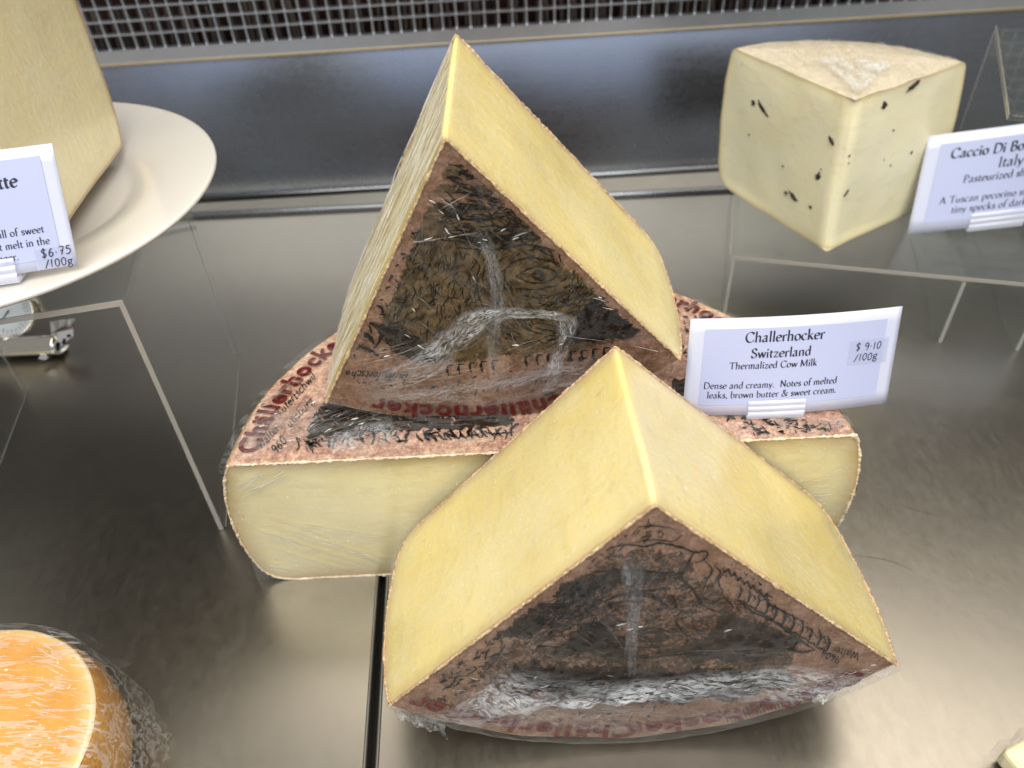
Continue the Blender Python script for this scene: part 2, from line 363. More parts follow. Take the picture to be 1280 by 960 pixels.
coil = empty('cooling_coil', (0, .80, .10), 'dark finned cooling coil in the cavity behind the square-mesh grille', 'cooling coil')
fb = box_vf(-.0012, .0012, 0, .02, 0, .062)
mef = bpy.data.meshes.new('cooling_fin'); mef.from_pydata([tuple(p) for p in fb[0]], [], fb[1]); mef.materials.append(fin_m)
for k in range(-80, 92):
    o = bpy.data.objects.new('cooling_fin', mef); C.objects.link(o); o.parent = coil
    o.location = (k*.0066, random.uniform(-.001, .001), tilt((k*.0066, .8, 0)).z); o.rotation_euler = (0, random.uniform(-.09, .09), random.uniform(-.3, .3))
# scratches on the deck
def scratch(pts):
    P = [onz(x, y, .0002) for x, y in pts]
    v = []; f = []
    for i, p in enumerate(P):
        d = (P[min(i+1, len(P)-1)] - P[max(i-1, 0)]).normalized(); n = Vector((-d.y, d.x, 0)); wd = .00011 * math.sin(PI*(i+.4)/(len(P)))
        v += [p + n*wd, p - n*wd]
        if i: f.append((2*i-2, 2*i-1, 2*i+1, 2*i))
    sm, nt, b = M('deck_scratch'); b.inputs['Base Color'].default_value = (.12, .10, .08, 1); b.inputs['Metallic'].default_value = .8; b.inputs['Roughness'].default_value = .5
    return mobj('deck_scratch', v, f, sm, kind='structure')
scratch([(1122, 630), (1135, 634), (1150, 639), (1162, 642), (1173, 646)])
scratch([(1069, 694), (1085, 696), (1105, 699), (1122, 704), (1140, 712)])

# ------------------------------------------------------------------ cheese sectors
def sector_frame(O, rv=None, S=None, N=None, U=None):
    if rv is not None:
        r = Vector(rv); R = Matrix.Rotation(r.length, 3, r.normalized())
        S, N, U = R.col[0].copy(), R.col[1].copy(), R.col[2].copy()
    return dict(O=Vector(O), S=S, N=N, U=U)
def bulge(t, b, e0, e1):
    # convex rim profile with rounded edges
    r = b * (1 - abs(2*t - 1)**2.2)
    k0 = .05; k1 = .12
    if t < k0: r -= e0 * (1 - math.sqrt(max(0, 1 - (1 - t/k0)**2)))
    if t > 1-k1: r -= e1 * (1 - math.sqrt(max(0, 1 - (1 - (1-t)/k1)**2)))
    return r
def sector(root, fr, a0, a1, R0, R1, T, mats, b=.009, e0=.002, e1=.012, wob=.0009, names=('paste','rind'), capback=True, seed=0, apexr=.0006, faces_wave=.0008, dome=0):
    O, S, N, U = fr['O'], fr['S'], fr['N'], fr['U']
    def P(x, u, t):
        p = O + S*x + U*u + N*(t*T)
        return p
    def Rr(s, t): return R0 + (R1-R0)*s + bulge(t, b, e0, e1)
    def disp(p, amp): return Vector((nz(p, 45, seed), nz(p, 45, seed+9), nz(p, 45, seed+21))) * amp
    # --- cut faces
    half = abs(abs(a1-a0) - PI) < .2
    nu, nv = 70, 44
    ts = [0.5 - .5*math.cos(PI*j/(nv-1)) for j in range(nv)]
    path = []
    for i in range(-nu, nu+1):
        q = i / nu; path.append(q)
    vs = []; rd = []; fs = []
    d0 = Vector((math.cos(a0), math.sin(a0))); d1 = Vector((math.cos(a1), math.sin(a1)))
    inward = (d0 + d1); inward = inward.normalized() if inward.length > .01 else Vector((0, 0))
    for t in ts:
        for q in path:
            aq = abs(q)**1.0
            if q < 0: d, s = d0, 0.0
            else: d, s = d1, 1.0
            rr = Rr(s, t) * (1 - (1-aq)**1.3) if False else Rr(s, t) * aq
            xy = d * rr
            # rounded apex
            if rr < apexr*2.5 and inward.length: xy = xy + inward * (apexr * (1 - rr/(apexr*2.5))**2)
            p = P(xy.x, xy.y, t)
            nrm = (d.orthogonal())
            side = S*nrm.x + U*nrm.y
            edge = min(1, (1-aq)*12, t*14, (1-t)*14)
            p = p + side * (nz(p, 18, seed+3) * faces_wave * 2 * edge) + disp(p, wob*.4)
            vs.append(p)
            rd.append(max(0, min(t*T, (1-t)*T, Rr(s, t) - rr)))
    n = len(path)
    for j in range(nv-1):
        for i in range(n-1): fs.append((j*n+i, j*n+i+1, (j+1)*n+i+1, (j+1)*n+i))
    po = mobj(names[0], vs, fs, mats[0], root, attr={'rd': rd})
    # --- rind: front cap, rim, back cap
    def outline(t, na=90):
        pts = []
        for i in range(24): q = 1 - i/24; pts.append(d0 * (Rr(0, t) * q))
        for i in range(24): q = i/24; pts.append(d1 * (Rr(1, t) * q))
        for i in range(na):
            s = 1 - i/na; a = a0 + (a1-a0)*s; pts.append(Vector((math.cos(a), math.sin(a))) * Rr(s, t))
        return pts
    vs = []; fs = []; ND = Vector((0,0,0))
    o0 = outline(0); cx = sum((p.x for p in o0))/len(o0); cy = sum((p.y for p in o0))/len(o0); n = len(o0)
    K = 34
    def cap(t):
        ol = outline(t); base = len(vs)
        for k in range(K):
            g = 1 - (k/K)**1.0
            for p in ol:
                x, y = cx + (p.x-cx)*g, cy + (p.y-cy)*g
                q = P(x, y, t); 
                dm = dome * (1 - g**2)
                q = q - N*dm if t < .5 else q
                vs.append(q + disp(q, wob)*(.12 + .88*g**6))
        vs.append(P(cx, cy, t))
        c = len(vs)-1
        for k in range(K-1):
            for i in range(n): fs.append((base+k*n+i, base+k*n+(i+1)%n, base+(k+1)*n+(i+1)%n, base+(k+1)*n+i))
        for i in range(n): fs.append((base+(K-1)*n+i, base+(K-1)*n+(i+1)%n, c))
    cap(0)
    if capback: cap(1)
    ns = 110; base = len(vs)
    for t in ts:
        for i in range(ns+1):
            s = i/ns; a = a0 + (a1-a0)*s; d = Vector((math.cos(a), math.sin(a))) * Rr(s, t)
            q = P(d.x, d.y, t); vs.append(q + disp(q, wob))
    nf_cap = len(fs)
    for j in range(nv-1):
        for i in range(ns): fs.append((base+j*(ns+1)+i, base+j*(ns+1)+i+1, base+(j+1)*(ns+1)+i+1, base+(j+1)*(ns+1)+i))
    ro = mobj(names[1], vs, fs, mats[1], root)
    if len(mats) > 2:
        ro.data.materials.append(mats[2])
        for pl in ro.data.polygons:
            if pl.index >= nf_cap: pl.material_index = 1
    return po, ro
def film_cap(root, fr, a0, a1, R0, T, mat, off=.0012, amp=.0016, seed=0, name='wrap', rim=.35, b=.009, stuffed=False):
    """cling film lying over the printed face and turning down over the rim"""
    O, S, N, U = fr['O'], fr['S'], fr['N'], fr['U']
    na, nr = 150, 110
    def fn(i, j):
        a = a0 + (a1-a0)*i
        if j < .75:
            r = (j/.75) * (R0 + .0015); t = 0; dz = -off
        else:
            k = (j-.75)/.25; t = k*rim; r = R0 + bulge(t, b, .002, .012) + .0018; dz = -off*(1-k)
        d = Vector((math.cos(a), math.sin(a))) * r
        p = O + S*d.x + U*d.y + N*(t*T + dz)
        q = Vector((d.x*1.3 + d.y*.6, d.y*.4 - d.x*.3, t))
        h = 1 - abs(mnoise.noise(q*38 + Vector((seed, seed, 0))))*2.2
        h2 = 1 - abs(mnoise.noise(Vector((d.x, d.y, t))*110 + Vector((seed, 3, 0))))*2.2
        k = max(0, h)*.6 + max(0, h2)*.4
        outw = -N if j < .75 else (S*d.x + U*d.y).normalized()
        return p + outw * (k*amp)
    v, f = grid_vf(na, nr, fn)
    return mobj(name, v, f, mat, root)

# stroke ribbons on a plane / surface -------------------------------------------------
def catmull(pts, n=6):
    if len(pts) < 3: return [Vector(p) for p in pts]
    P = [Vector(p) for p in pts]; P = [P[0]*2-P[1]] + P + [P[-1]*2-P[-2]]; out = []
    for i in range(1, len(P)-2):
        p0, p1, p2, p3 = P[i-1:i+3]
        for k in range(n):
            t = k/n
            out.append(.5*((2*p1) + (p2-p0)*t + (2*p0-5*p1+4*p2-p3)*t*t + (3*p1-p0-3*p2+p3)*t**3))
    out.append(P[-2]); return out
def ribbon2(mb, pts, width, taper=True, jit=0):
    """pts: 2D list; width callable(dir)->half width or float"""
    P = pts; n = len(P); v = []; f = []
    for i, p in enumerate(P):
        d = (P[min(i+1, n-1)] - P[max(i-1, 0)])
        if d.length < 1e-9: d = Vector((1, 0))
        d.normalize(); nr = Vector((-d.y, d.x))
        wd = width(d) if callable(width) else width
        if taper: wd *= max(.12, math.sin(PI*(i+.35)/(n-.3)))**.6
        if jit: wd *= 1 + random.uniform(-jit, jit)
        v += [p + nr*wd, p - nr*wd]
        if i: f.append((2*i-2, 2*i-1, 2*i+1, 2*i))
    mb.add(v, f)
def poly_fill(mb, pts, jag=.0, step=2.2, hole=None):
    """jagged polygon triangulated as a fan of a simple polygon"""
    out = []
    n = len(pts)
    for i in range(n):
        a, b_ = Vector(pts[i]), Vector(pts[(i+1) % n]); L_ = (b_-a).length; k = max(1, int(L_/step))
        d = (b_-a).normalized() if L_ > 0 else Vector((1, 0)); nr = Vector((-d.y, d.x))
        for q in range(k):
            c_ = a.lerp(b_, q/k); out.append(c_ + nr*jag*(2.2*mnoise.noise(Vector((c_.x*.05, c_.y*.05, 1))) + 1.6*mnoise.noise(Vector((c_.x*.22, c_.y*.22, 5))) + random.uniform(-.35, .35)))
    from mathutils.geometry import tessellate_polygon
    tris = tessellate_polygon([[Vector((p.x, p.y, 0)) for p in out]])
    mb.add(out, [tuple(t) for t in tris])
def inside(p, poly):
    c = False; n = len(poly)
    for i in range(n):
        x1, y1 = poly[i]; x2, y2 = poly[(i+1) % n]
        if (y1 > p[1]) != (y2 > p[1]) and p[0] < (x2-x1)*(p[1]-y1)/(y2-y1)+x1: c = not c
    return c
def hatch(mb, poly, ang, n, ln, wd=.5, spread=.25, curve=.2, avoid=None):
    xs = [p[0] for p in poly]; ys = [p[1] for p in poly]
    for _ in range(n):
        for _t in range(30):
            c = Vector((random.uniform(min(xs), max(xs)), random.uniform(min(ys), max(ys))))
            if inside(c, poly) and not (avoid and (c.x-avoid[0])**2/avoid[2]**2 + (c.y-avoid[1])**2/avoid[3]**2 < 1): break
        a = (ang(c) if callable(ang) else ang) + random.gauss(0, spread); l = ln*random.uniform(.4, 1.3)
        pts = []
        a2 = a; p = c.copy()
        cv = random.gauss(0, curve)
        for k in range(6):
            pts.append(p.copy()); p = p + Vector((math.cos(a2), math.sin(a2)))*l/6; a2 += cv/6*2 + random.gauss(0, .12)
        ribbon2(mb, pts, wd*random.uniform(.5, 1.4), jit=.25)
def wiggle(mb, pts, wd, amp=1.2, jit=.3):
    wd *= 1.25
    P = catmull(pts, 7); P = [p + Vector((random.gauss(0, amp*.35), random.gauss(0, amp*.35))) for p in P]
    ribbon2(mb, P, wd, jit=jit)
def place_px(mb, fr, off):
    """photo-space ink drawing -> the plane of a rind face, real size, lying on it"""
    O, N = fr['O'] - fr['N']*off, fr['N']
    V = [onplane(p.x, p.y, O, N) for p in mb.v]
    if 'a0' not in fr: return V, mb.f
    ok = []
    e0 = Vector((math.cos(fr['a0']), math.sin(fr['a0']))); e1 = Vector((math.cos(fr['a1']), math.sin(fr['a1']))); mid = Vector((math.cos((fr['a0']+fr['a1'])/2), math.sin((fr['a0']+fr['a1'])/2)))
    n0 = Vector((-e0.y, e0.x)); n0 = n0 if n0.dot(mid) > 0 else -n0
    n1 = Vector((-e1.y, e1.x)); n1 = n1 if n1.dot(mid) > 0 else -n1
    for p in V:
        q = p - fr['O']; q = Vector((q.dot(fr['S']), q.dot(fr['U'])))
        ok.append(q.dot(n0) > .0022 and q.dot(n1) > .0022 and q.length < fr['R'] - .003)
    return V, [f for f in mb.f if all(ok[i] for i in f)]

# ------------------------------------------------------------------ lettering: own pen-stroke alphabet
GL = {
'a': (4.6, 'S.9,3.6 1.6,4.5 2.6,4.5 3.1,3.7 3.1,1 3.4,.2 4.2,.3|S3.1,2.7 1.6,2.3 .6,1.4 .8,.3 1.8,0 3.1,.9'),
'b': (5, 'L1,8 1,.4|S1,3.4 2,4.5 3.6,4.3 4.3,2.6 3.7,.6 2.2,-.1 1,.5|B1,8 .3,7.7'),
'c': (4.3, 'S3.7,3.7 3,4.4 1.9,4.4 .8,3.4 .6,1.8 1.4,.3 2.6,0 3.9,.7'),
'd': (5, 'L3.8,8 3.8,.2|S3.8,3.8 2.8,4.5 1.4,4.2 .6,2.6 .9,.8 2,0 3.1,.2 3.8,1|B3.8,8 3,7.7|B3.8,.2 4.6,.2'),
'e': (4.4, 'S.7,2.5 3.8,2.8 3.5,4 2.4,4.5 1.1,3.9 .6,2.3 1.2,.5 2.4,0 3.8,.8'),
'f': (3.1, 'S3.5,7.5 2.6,8.1 1.7,7.4 1.4,5.5 1.4,3 1.4,0|L.4,4.3 2.9,4.3|B.6,0 2.4,0'),
'g': (4.6, 'S2.2,4.5 1,4 .8,2.8 1.8,1.9 3,2.2 3.5,3.4 2.9,4.3 2.2,4.5|S1.3,2.1 .9,1.2 1.6,.7 3.3,.4 4.1,-.5 3.4,-1.8 1.9,-2.2 .7,-1.5 .8,-.4 1.6,.4|L3.2,4.2 4.4,4.5'),
'h': (5.1, 'L1,8 1,0|S1,3.5 2.2,4.5 3.5,4.2 3.8,3 3.8,0|B1,8 .2,7.7|B.3,0 1.8,0|B3.1,0 4.6,0'),
'i': (2.3, 'L1.1,4.4 1.1,0|D1.1,6.4|B1.1,4.4 .3,4.1|B.4,0 1.9,0'),
'k': (4.8, 'L1,8 1,0|L1,2 3.4,4.4|L1.8,2.8 4,0|B1,8 .2,7.7|B.3,0 1.8,0|B2.8,4.4 4.2,4.4|B3.4,0 4.9,0'),
'l': (2.3, 'L1.1,8 1.1,0|B1.1,8 .3,7.7|B.4,0 1.9,0'),
'm': (7.3, 'L1,4.4 1,0|S1,3.4 2.1,4.5 3.2,4.2 3.5,3 3.5,0|S3.5,3.4 4.6,4.5 5.7,4.2 6,3 6,0|B1,4.4 .2,4.1|B.3,0 1.8,0|B2.9,0 4.2,0|B5.4,0 6.8,0'),
'n': (5.1, 'L1,4.4 1,0|S1,3.4 2.2,4.5 3.5,4.2 3.8,3 3.8,0|B1,4.4 .2,4.1|B.3,0 1.8,0|B3.1,0 4.6,0'),
'o': (4.8, 'S2.4,4.5 1,3.9 .6,2.2 1.2,.5 2.4,0 3.8,.6 4.2,2.3 3.7,3.9 2.4,4.5'),
'p': (5, 'L1,4.4 1,-2.5|S1,3.4 2,4.5 3.6,4.3 4.3,2.6 3.7,.6 2.2,-.1 1,.5|B1,4.4 .2,4.1|B.3,-2.5 1.9,-2.5'),
'r': (3.5, 'L1,4.4 1,0|S1,3.1 1.8,4.2 2.6,4.5 3.2,4.1|B1,4.4 .2,4.1|B.3,0 1.9,0'),
's': (3.7, 'S3,3.6 2.2,4.5 1.1,4.2 .9,3.2 2,2.3 3.1,1.4 2.9,.3 1.8,0 .7,.9'),
't': (3.1, 'S1.3,5.7 1.2,3.5 1.2,1.2 1.7,.1 2.9,.4|L.3,4.3 2.8,4.3'),
'u': (5, 'S.9,4.3 .9,1.3 1.5,.2 2.6,.1 3.7,1|L3.7,4.3 3.7,0|B.2,4.3 .9,4.3|B3,4.3 3.7,4.3|B3.7,0 4.6,.1'),
'v': (4.3, 'L.4,4.3 2.2,0|L2.2,0 3.9,4.3'),
'w': (6.5, 'L.5,4.3 2,0|L2,0 3.3,4.3|L3.3,4.3 4.7,0|L4.7,0 6.1,4.3|B0,4.3 1.2,4.3|B2.6,4.3 4,4.3|B5.5,4.3 6.7,4.3'),
'y': (4.4, 'L.6,4.3 2.3,.2|S4,4.3 2.3,.2 1.5,-1.7 .5,-2.2|B.1,4.3 1.3,4.3|B3.4,4.3 4.6,4.3'),
'z': (4.2, 'L.6,4.3 3.6,4.3|L3.6,4.3 .6,.1|L.6,.1 3.8,.1|B.6,4.3 .5,3.3|B3.8,.1 3.9,1.1'),
'A': (6.6, 'L.8,0 3.3,7.5|L3.3,7.5 5.9,0|L1.7,2.7 5,2.7|B.1,0 1.6,0|B5,0 6.7,0'),
'B': (5.6, 'L1.2,7.4 1.2,0|S.7,7.4 3.4,7.3 4.3,5.8 3.3,4.3 1.4,4|S1.4,4 3.8,3.8 4.9,2.2 3.7,.2 .7,0'),
'C': (6.7, 'S6,5.8 5.3,7 4,7.5 2.4,7.1 1.1,5.7 .7,3.7 1.2,1.6 2.6,.2 4.2,0 5.4,.5 6.3,1.6|B6,7.4 6,5.8'),
'D': (7.1, 'L1.3,7.4 1.3,0|S.6,7.4 3,7.4 5.4,6.4 6.4,3.8 5.4,1 3,0 .6,0'),
'I': (3, 'L1.5,7.4 1.5,0|B.6,7.4 2.4,7.4|B.6,0 2.4,0'),
'M': (8.8, 'L1.2,0 1.4,7.4|L1.4,7.4 4.3,.6|L4.3,.6 7.2,7.4|L7.2,7.4 7.5,0|B.4,0 2,0|B6.7,0 8.4,0|B.6,7.4 1.5,7.4|B7.2,7.4 8.1,7.4'),
'N': (7.3, 'L1.4,0 1.4,7.4|L1.4,7.4 5.9,.2|L5.9,.2 5.9,7.4|B.6,0 2.2,0|B.5,7.4 1.5,7.4|B5.1,7.4 6.7,7.4'),
'P': (5.3, 'L1.3,7.4 1.3,0|S.7,7.4 3.4,7.3 4.6,5.6 3.5,3.8 1.4,3.5|B.5,0 2.2,0'),
'S': (5, 'S4.1,5.9 3.5,7.2 2.2,7.6 1,6.9 .9,5.5 1.8,4.4 3.3,3.5 4.2,2.2 3.7,.6 2.2,0 .9,.5 .6,1.8|B.6,1.8 .6,.2'),
'T': (6.7, 'L.5,7.3 6.3,7.3|L3.4,7.3 3.4,0|B.5,7.3 .4,6.2|B6.3,7.3 6.4,6.2|B2.6,0 4.2,0'),
'W': (8, 'L.4,7.4 2.3,0|L2.3,0 4,6|L4,6 5.8,0|L5.8,0 7.6,7.4'),
'&': (7.4, 'S6.6,4.2 5.4,1.6 3.4,.1 1.6,.1 .7,1.6 1.4,3.2 3.4,4.6 4,6.2 3.2,7.5 2.1,6.9 2.2,5.3 4.2,2.2 5.4,.6 6.8,.1|B5.7,4.3 7.4,4.3'),
'0': (4.8, 'S2.4,6.6 1,5.4 .7,3.2 1.2,.9 2.4,0 3.7,1 4.1,3.3 3.7,5.6 2.4,6.6'),
'1': (3.2, 'L1.6,6.6 1.6,0'),
'2': (4.6, 'S.8,5.4 2,6.6 3.6,6 3.6,4.4 .8,.1|L.8,.1 4,.1'),
'3': (4.6, 'S.8,6 2.4,6.6 3.7,5.4 2.4,3.6 3.9,2.2 2.8,.1 .8,.6'),
'4': (4.8, 'L3,6.6 .7,2.2|L.7,2.2 4.2,2.2|L3.2,4 3.1,0'),
'5': (4.6, 'L3.8,6.5 1.4,6.5|L1.4,6.5 1.2,4|S1.2,4 2.8,4.2 3.9,2.9 3.4,.8 2,0 .8,.5'),
'6': (4.6, 'S3.4,6.5 1.8,5.2 .9,3 1.1,.9 2.3,0 3.7,.9 3.6,2.7 2.4,3.4 1.1,2.4'),
'7': (4.5, 'L.6,6.4 4,6.5|L4,6.5 2.1,0|L1.5,3.3 3.6,3.5'),
'9': (4.6, 'S3.8,5.6 2.6,6.7 1,6.2 .8,4.5 2,3.5 3.6,4.2 3.8,5.6 3.7,2.5 2.9,0'),
'$': (4.9, 'S4,5.6 2.6,6.6 1,5.7 1.3,4.2 3.4,2.9 3.8,1.4 2.5,.2 .7,.9|L2.2,7.5 2.6,-.8'),
'/': (3.6, 'L3.4,6.6 .4,-.6'), '.': (2.1, 'D1,.3'), ',': (2.1, 'S1,.5 1.2,-.3 .6,-1.2|D1,.3'), '·': (2.6, 'D1.2,3.0'), ' ': (2.7, ''),
}
def write(mb, text, x, y, h, style='serif', anchor='l', wgt=1.0, track=0, slant=0, jit=0, condense=1):
    """h = cap height; returns nothing, adds 2D ribbons to mb"""
    s = h/7.5
    W = sum(GL.get(ch, (3, ''))[0] + track for ch in text)*s*condense
    cx = x - (W/2 if anchor == 'c' else W if anchor == 'r' else 0)
    nib = Vector((math.cos(math.radians(28)), math.sin(math.radians(28))))
    for ch in text:
        wdt, data = GL.get(ch, (3, ''))
        jy = random.uniform(-jit, jit)*s
        for seg in (data.split('|') if data else []):
            k = seg[0]; pts = [tuple(float(q) for q in p.split(',')) for p in seg[1:].split(' ')]
            def T(p):
                if jit: p = (p[0] + random.uniform(-jit, jit)*.5, p[1] + random.uniform(-jit, jit)*.5)
                return Vector((cx + (p[0]*condense + slant*p[1])*s, y + p[1]*s + jy))
            if k == 'D':
                c = T(pts[0]); r = .62*s*(wgt if style == 'serif' else .7)
                mb.add([c + Vector((math.cos(2*PI*q/10), math.sin(2*PI*q/10)))*r for q in range(10)], [tuple(range(10))]); continue
            if k == 'B' and style != 'serif': continue
            P = [T(p) for p in pts]
            if k == 'S': P = catmull(P, 7)
            if style == 'serif':
                if k == 'B': ribbon2(mb, P, .17*s*max(1, wgt*.8), taper=False); continue
                wf = lambda d: s*wgt*math.sqrt((.56*abs(d.x*nib.y - d.y*nib.x))**2 + .15**2)
                if k == 'L': P = [P[0].lerp(P[-1], q/3) for q in range(4)]
                ribbon2(mb, P, wf, taper=False)
            else:
                ribbon2(mb, P, .36*s*wgt, taper=False, jit=.15)
        cx += (wdt + track)*s*condense
def font_text(text, size, bold=.0):
    cu = bpy.data.curves.new('t', 'FONT'); cu.body = text; cu.size = size; cu.offset = bold; cu.resolution_u = 4; cu.align_x = 'CENTER'
    cu.space_character = 1.12
    o = bpy.data.objects.new('t', cu); C.objects.link(o)
    bpy.context.view_layer.update()
    me = bpy.data.meshes.new_from_object(o.evaluated_get(bpy.context.evaluated_depsgraph_get()))
    bm = bmesh.new(); bm.from_mesh(me); bmesh.ops.triangulate(bm, faces=bm.faces)
    bmesh.ops.subdivide_edges(bm, edges=[e for e in bm.edges if e.calc_length() > size*.15], cuts=2)
    v = [Vector((q.co.x, q.co.y)) for q in bm.verts]; bm.verts.index_update(); f = [tuple(q.index for q in p.verts) for p in bm.faces]
    bm.free(); bpy.data.objects.remove(o); bpy.data.curves.remove(cu); return v, f
def arc_text(fr, text, ang_mid, r, size, off, clockwise=True, bold=.0):
    """text along the rim, letter tops outward; angles in the face's own (S,U) plane"""
    v, f = font_text(text, size, bold)
    out = []
    for p in v:
        rr = r + p.y; a = ang_mid + (-1 if clockwise else 1)*p.x/r
        out.append(fr['O'] - fr['N']*off + fr['S']*(rr*math.cos(a)) + fr['U']*(rr*math.sin(a)))
    return out, f

# ================================================================== FRONT WEDGE
FA = sector_frame((.04701, .17601, .16419), rv=(-.05836, .95037, -.01561))
fL, fR = Vector((.03332, -.15566)), Vector((.15462, .02788))
def ang(v, ref): 
    a = math.atan2(v.y, v.x)
    while a - ref > PI: a -= 2*PI
    while a - ref < -PI: a += 2*PI
    return a
aL = math.atan2(fL.y, fL.x); aR = ang(fR, aL)
FA.update(a0=aL, a1=aR, R=.158)
fw = empty('cheese_wedge', (.048, .215, 0), 'frontmost yellow cheese wedge standing on its rim, printed rind facing out under crumpled cling film', 'cheese')
sector(fw, FA, aL, aR, .1592, .1571, .0935, (yel, rind_m, rind_side), seed=1)
# ================================================================== UPPER WEDGE
UA = sector_frame((-.02045, .28517, .25032), rv=(.07969, 1.13645, .0143))
uL, uR = Vector((.09834, -.12683)), Vector((.15096, .04177))
bL = math.atan2(uL.y, uL.x); bR = ang(uR, bL)
UA.update(a0=bL, a1=bR, R=.158)
uw = empty('cheese_wedge', (-.02, .34, .095), 'tall yellow cheese wedge standing on top of the half wheel, dark printed rind facing out', 'cheese')
sector(uw, UA, bL, bR, .1605, .1566, .0945, (yel, rind_m, rind_side), seed=4)
# ================================================================== HALF WHEEL
HC = Vector((.0115, .2695, .0955))
HA = sector_frame(HC, S=Vector((1,0,0)), N=Vector((0,0,-1)), U=Vector((0,1,0)))
HA.update(a0=PI, a1=0, R=.154)
hw = empty('half_cheese_wheel', (.0115, .34, 0), 'half wheel of pale cheese lying flat with pink printed rind, under the upright wedge', 'cheese')
sector(hw, HA, PI, 0, .153, .156, .0955, (yel_half, rind_pink, rind_side), b=.009, seed=9)

# ---------------- ragged crust where the rind meets the cut faces
lip_tan = rind('crust_tan', (.42, .27, .14), (.55, .38, .22), (.66, .50, .32), 120, .6, .5)
lip_cream = rind('crust_cream', (.60, .46, .30), (.72, .60, .42), (.80, .70, .54), 120, .6, .4)
def lip(root, fr, a0, a1, R0, R1, T, mat, rr=.00075, b=.009, seed=0, back=True):
    d0 = fr['S']*math.cos(a0) + fr['U']*math.sin(a0); d1 = fr['S']*math.cos(a1) + fr['U']*math.sin(a1)
    O, N = fr['O'], fr['N']
    def bl(t): return bulge(t, b, .002, .012)
    paths = []
    front = [O + d0*(R0*(1-k/160)) for k in range(160)] + [O + d1*(R1*k/160) for k in range(161)]
    paths.append(front)
    for d, R_s in ((d0, R0), (d1, R1)):
        paths.append([O + d*(R_s + bl(k/110)) + N*(T*k/110) for k in range(111)])
    if back: paths.append([O + N*T + d0*((R0-.010)*(1-k/120)) for k in range(120)] + [O + N*T + d1*((R1-.010)*k/120) for k in range(121)])
    mb = MB()
    for P in paths:
        # finer sampling with ragged radius
        Q = []
        for i in range(len(P)-1): Q += [P[i], P[i].lerp(P[i+1], .5)]
        Q.append(P[-1])
        v = []; f = []; n = 7
        for i, p in enumerate(Q):
            d = (Q[min(i+1, len(Q)-1)] - Q[max(i-1, 0)]).normalized(); s_ = d.orthogonal().normalized(); t_ = d.cross(s_)
            for k in range(n):
                e = s_*math.cos(2*PI*k/n) + t_*math.sin(2*PI*k/n)
                w_ = rr*(.75 + .9*mnoise.noise(p*700 + e*1.5 + Vector((seed, 0, 0))) + .6*mnoise.noise(p*190 + Vector((0, seed, 0))))
                v.append(p + e*max(.00015, w_))
        for i in range(len(Q)-1):
            for k in range(n): f.append((i*n+k, i*n+(k+1)%n, (i+1)*n+(k+1)%n, (i+1)*n+k))
        mb.add(v, f)
    return mobj('rind_edge', mb.v, mb.f, mat, root)
lip(fw, FA, aL, aR, .1592-.0005, .1571-.0005, .0935, lip_tan, seed=1)
lip(uw, UA, bL, bR, .1605-.0005, .1566-.0005, .0945, lip_tan, seed=5)
lip(hw, HA, PI, 0, .153-.0005, .156-.0005, .0955, lip_cream, rr=.00085, seed=9)

# ---------------- prints
def finish_print(mb, fr, off, name, mat, root, label=None):
    v, f = place_px(mb, fr, off); return mobj(name, v, f, mat, root, smooth=False, label=label, recalc=False)
# front wedge drawing (photo strokes measured on the rind face)
OFFP = .0006
dk = MB()
poly_fill(dk, [(905, 768), (960, 782), (1003, 800), (985, 818), (935, 829), (870, 826), (830, 815), (880, 800)], 2.5)
poly_fill(dk, [(735, 716), (760, 712), (845, 716), (852, 722), (800, 730), (760, 728), (745, 745), (700, 762), (660, 795), (615, 800), (665, 760), (700, 735)], 3)
poly_fill(dk, [(640, 825), (720, 832), (860, 838), (980, 836), (1000, 850), (930, 872), (800, 876), (700, 866), (640, 846)], 4)
poly_fill(dk, [(725, 790), (752, 772), (775, 800), (800, 826), (760, 828), (735, 815), (700, 826), (690, 815)], 3)
finish_print(dk, FA, OFFP, 'print_shading', ink_dark, fw)
ink_wash = ink('brown_print_wash', (.050, .032, .022), (.085, .055, .038), 260, thr=.46)
wk = MB(); poly_fill(wk, [(640, 800), (700, 745), (745, 702), (790, 684), (850, 690), (900, 740), (1000, 800), (985, 850), (900, 875), (760, 880), (640, 868), (590, 850)], 3)
finish_print(wk, FA, OFFP - .0001, 'print_wash', ink_wash, fw)
st = MB()
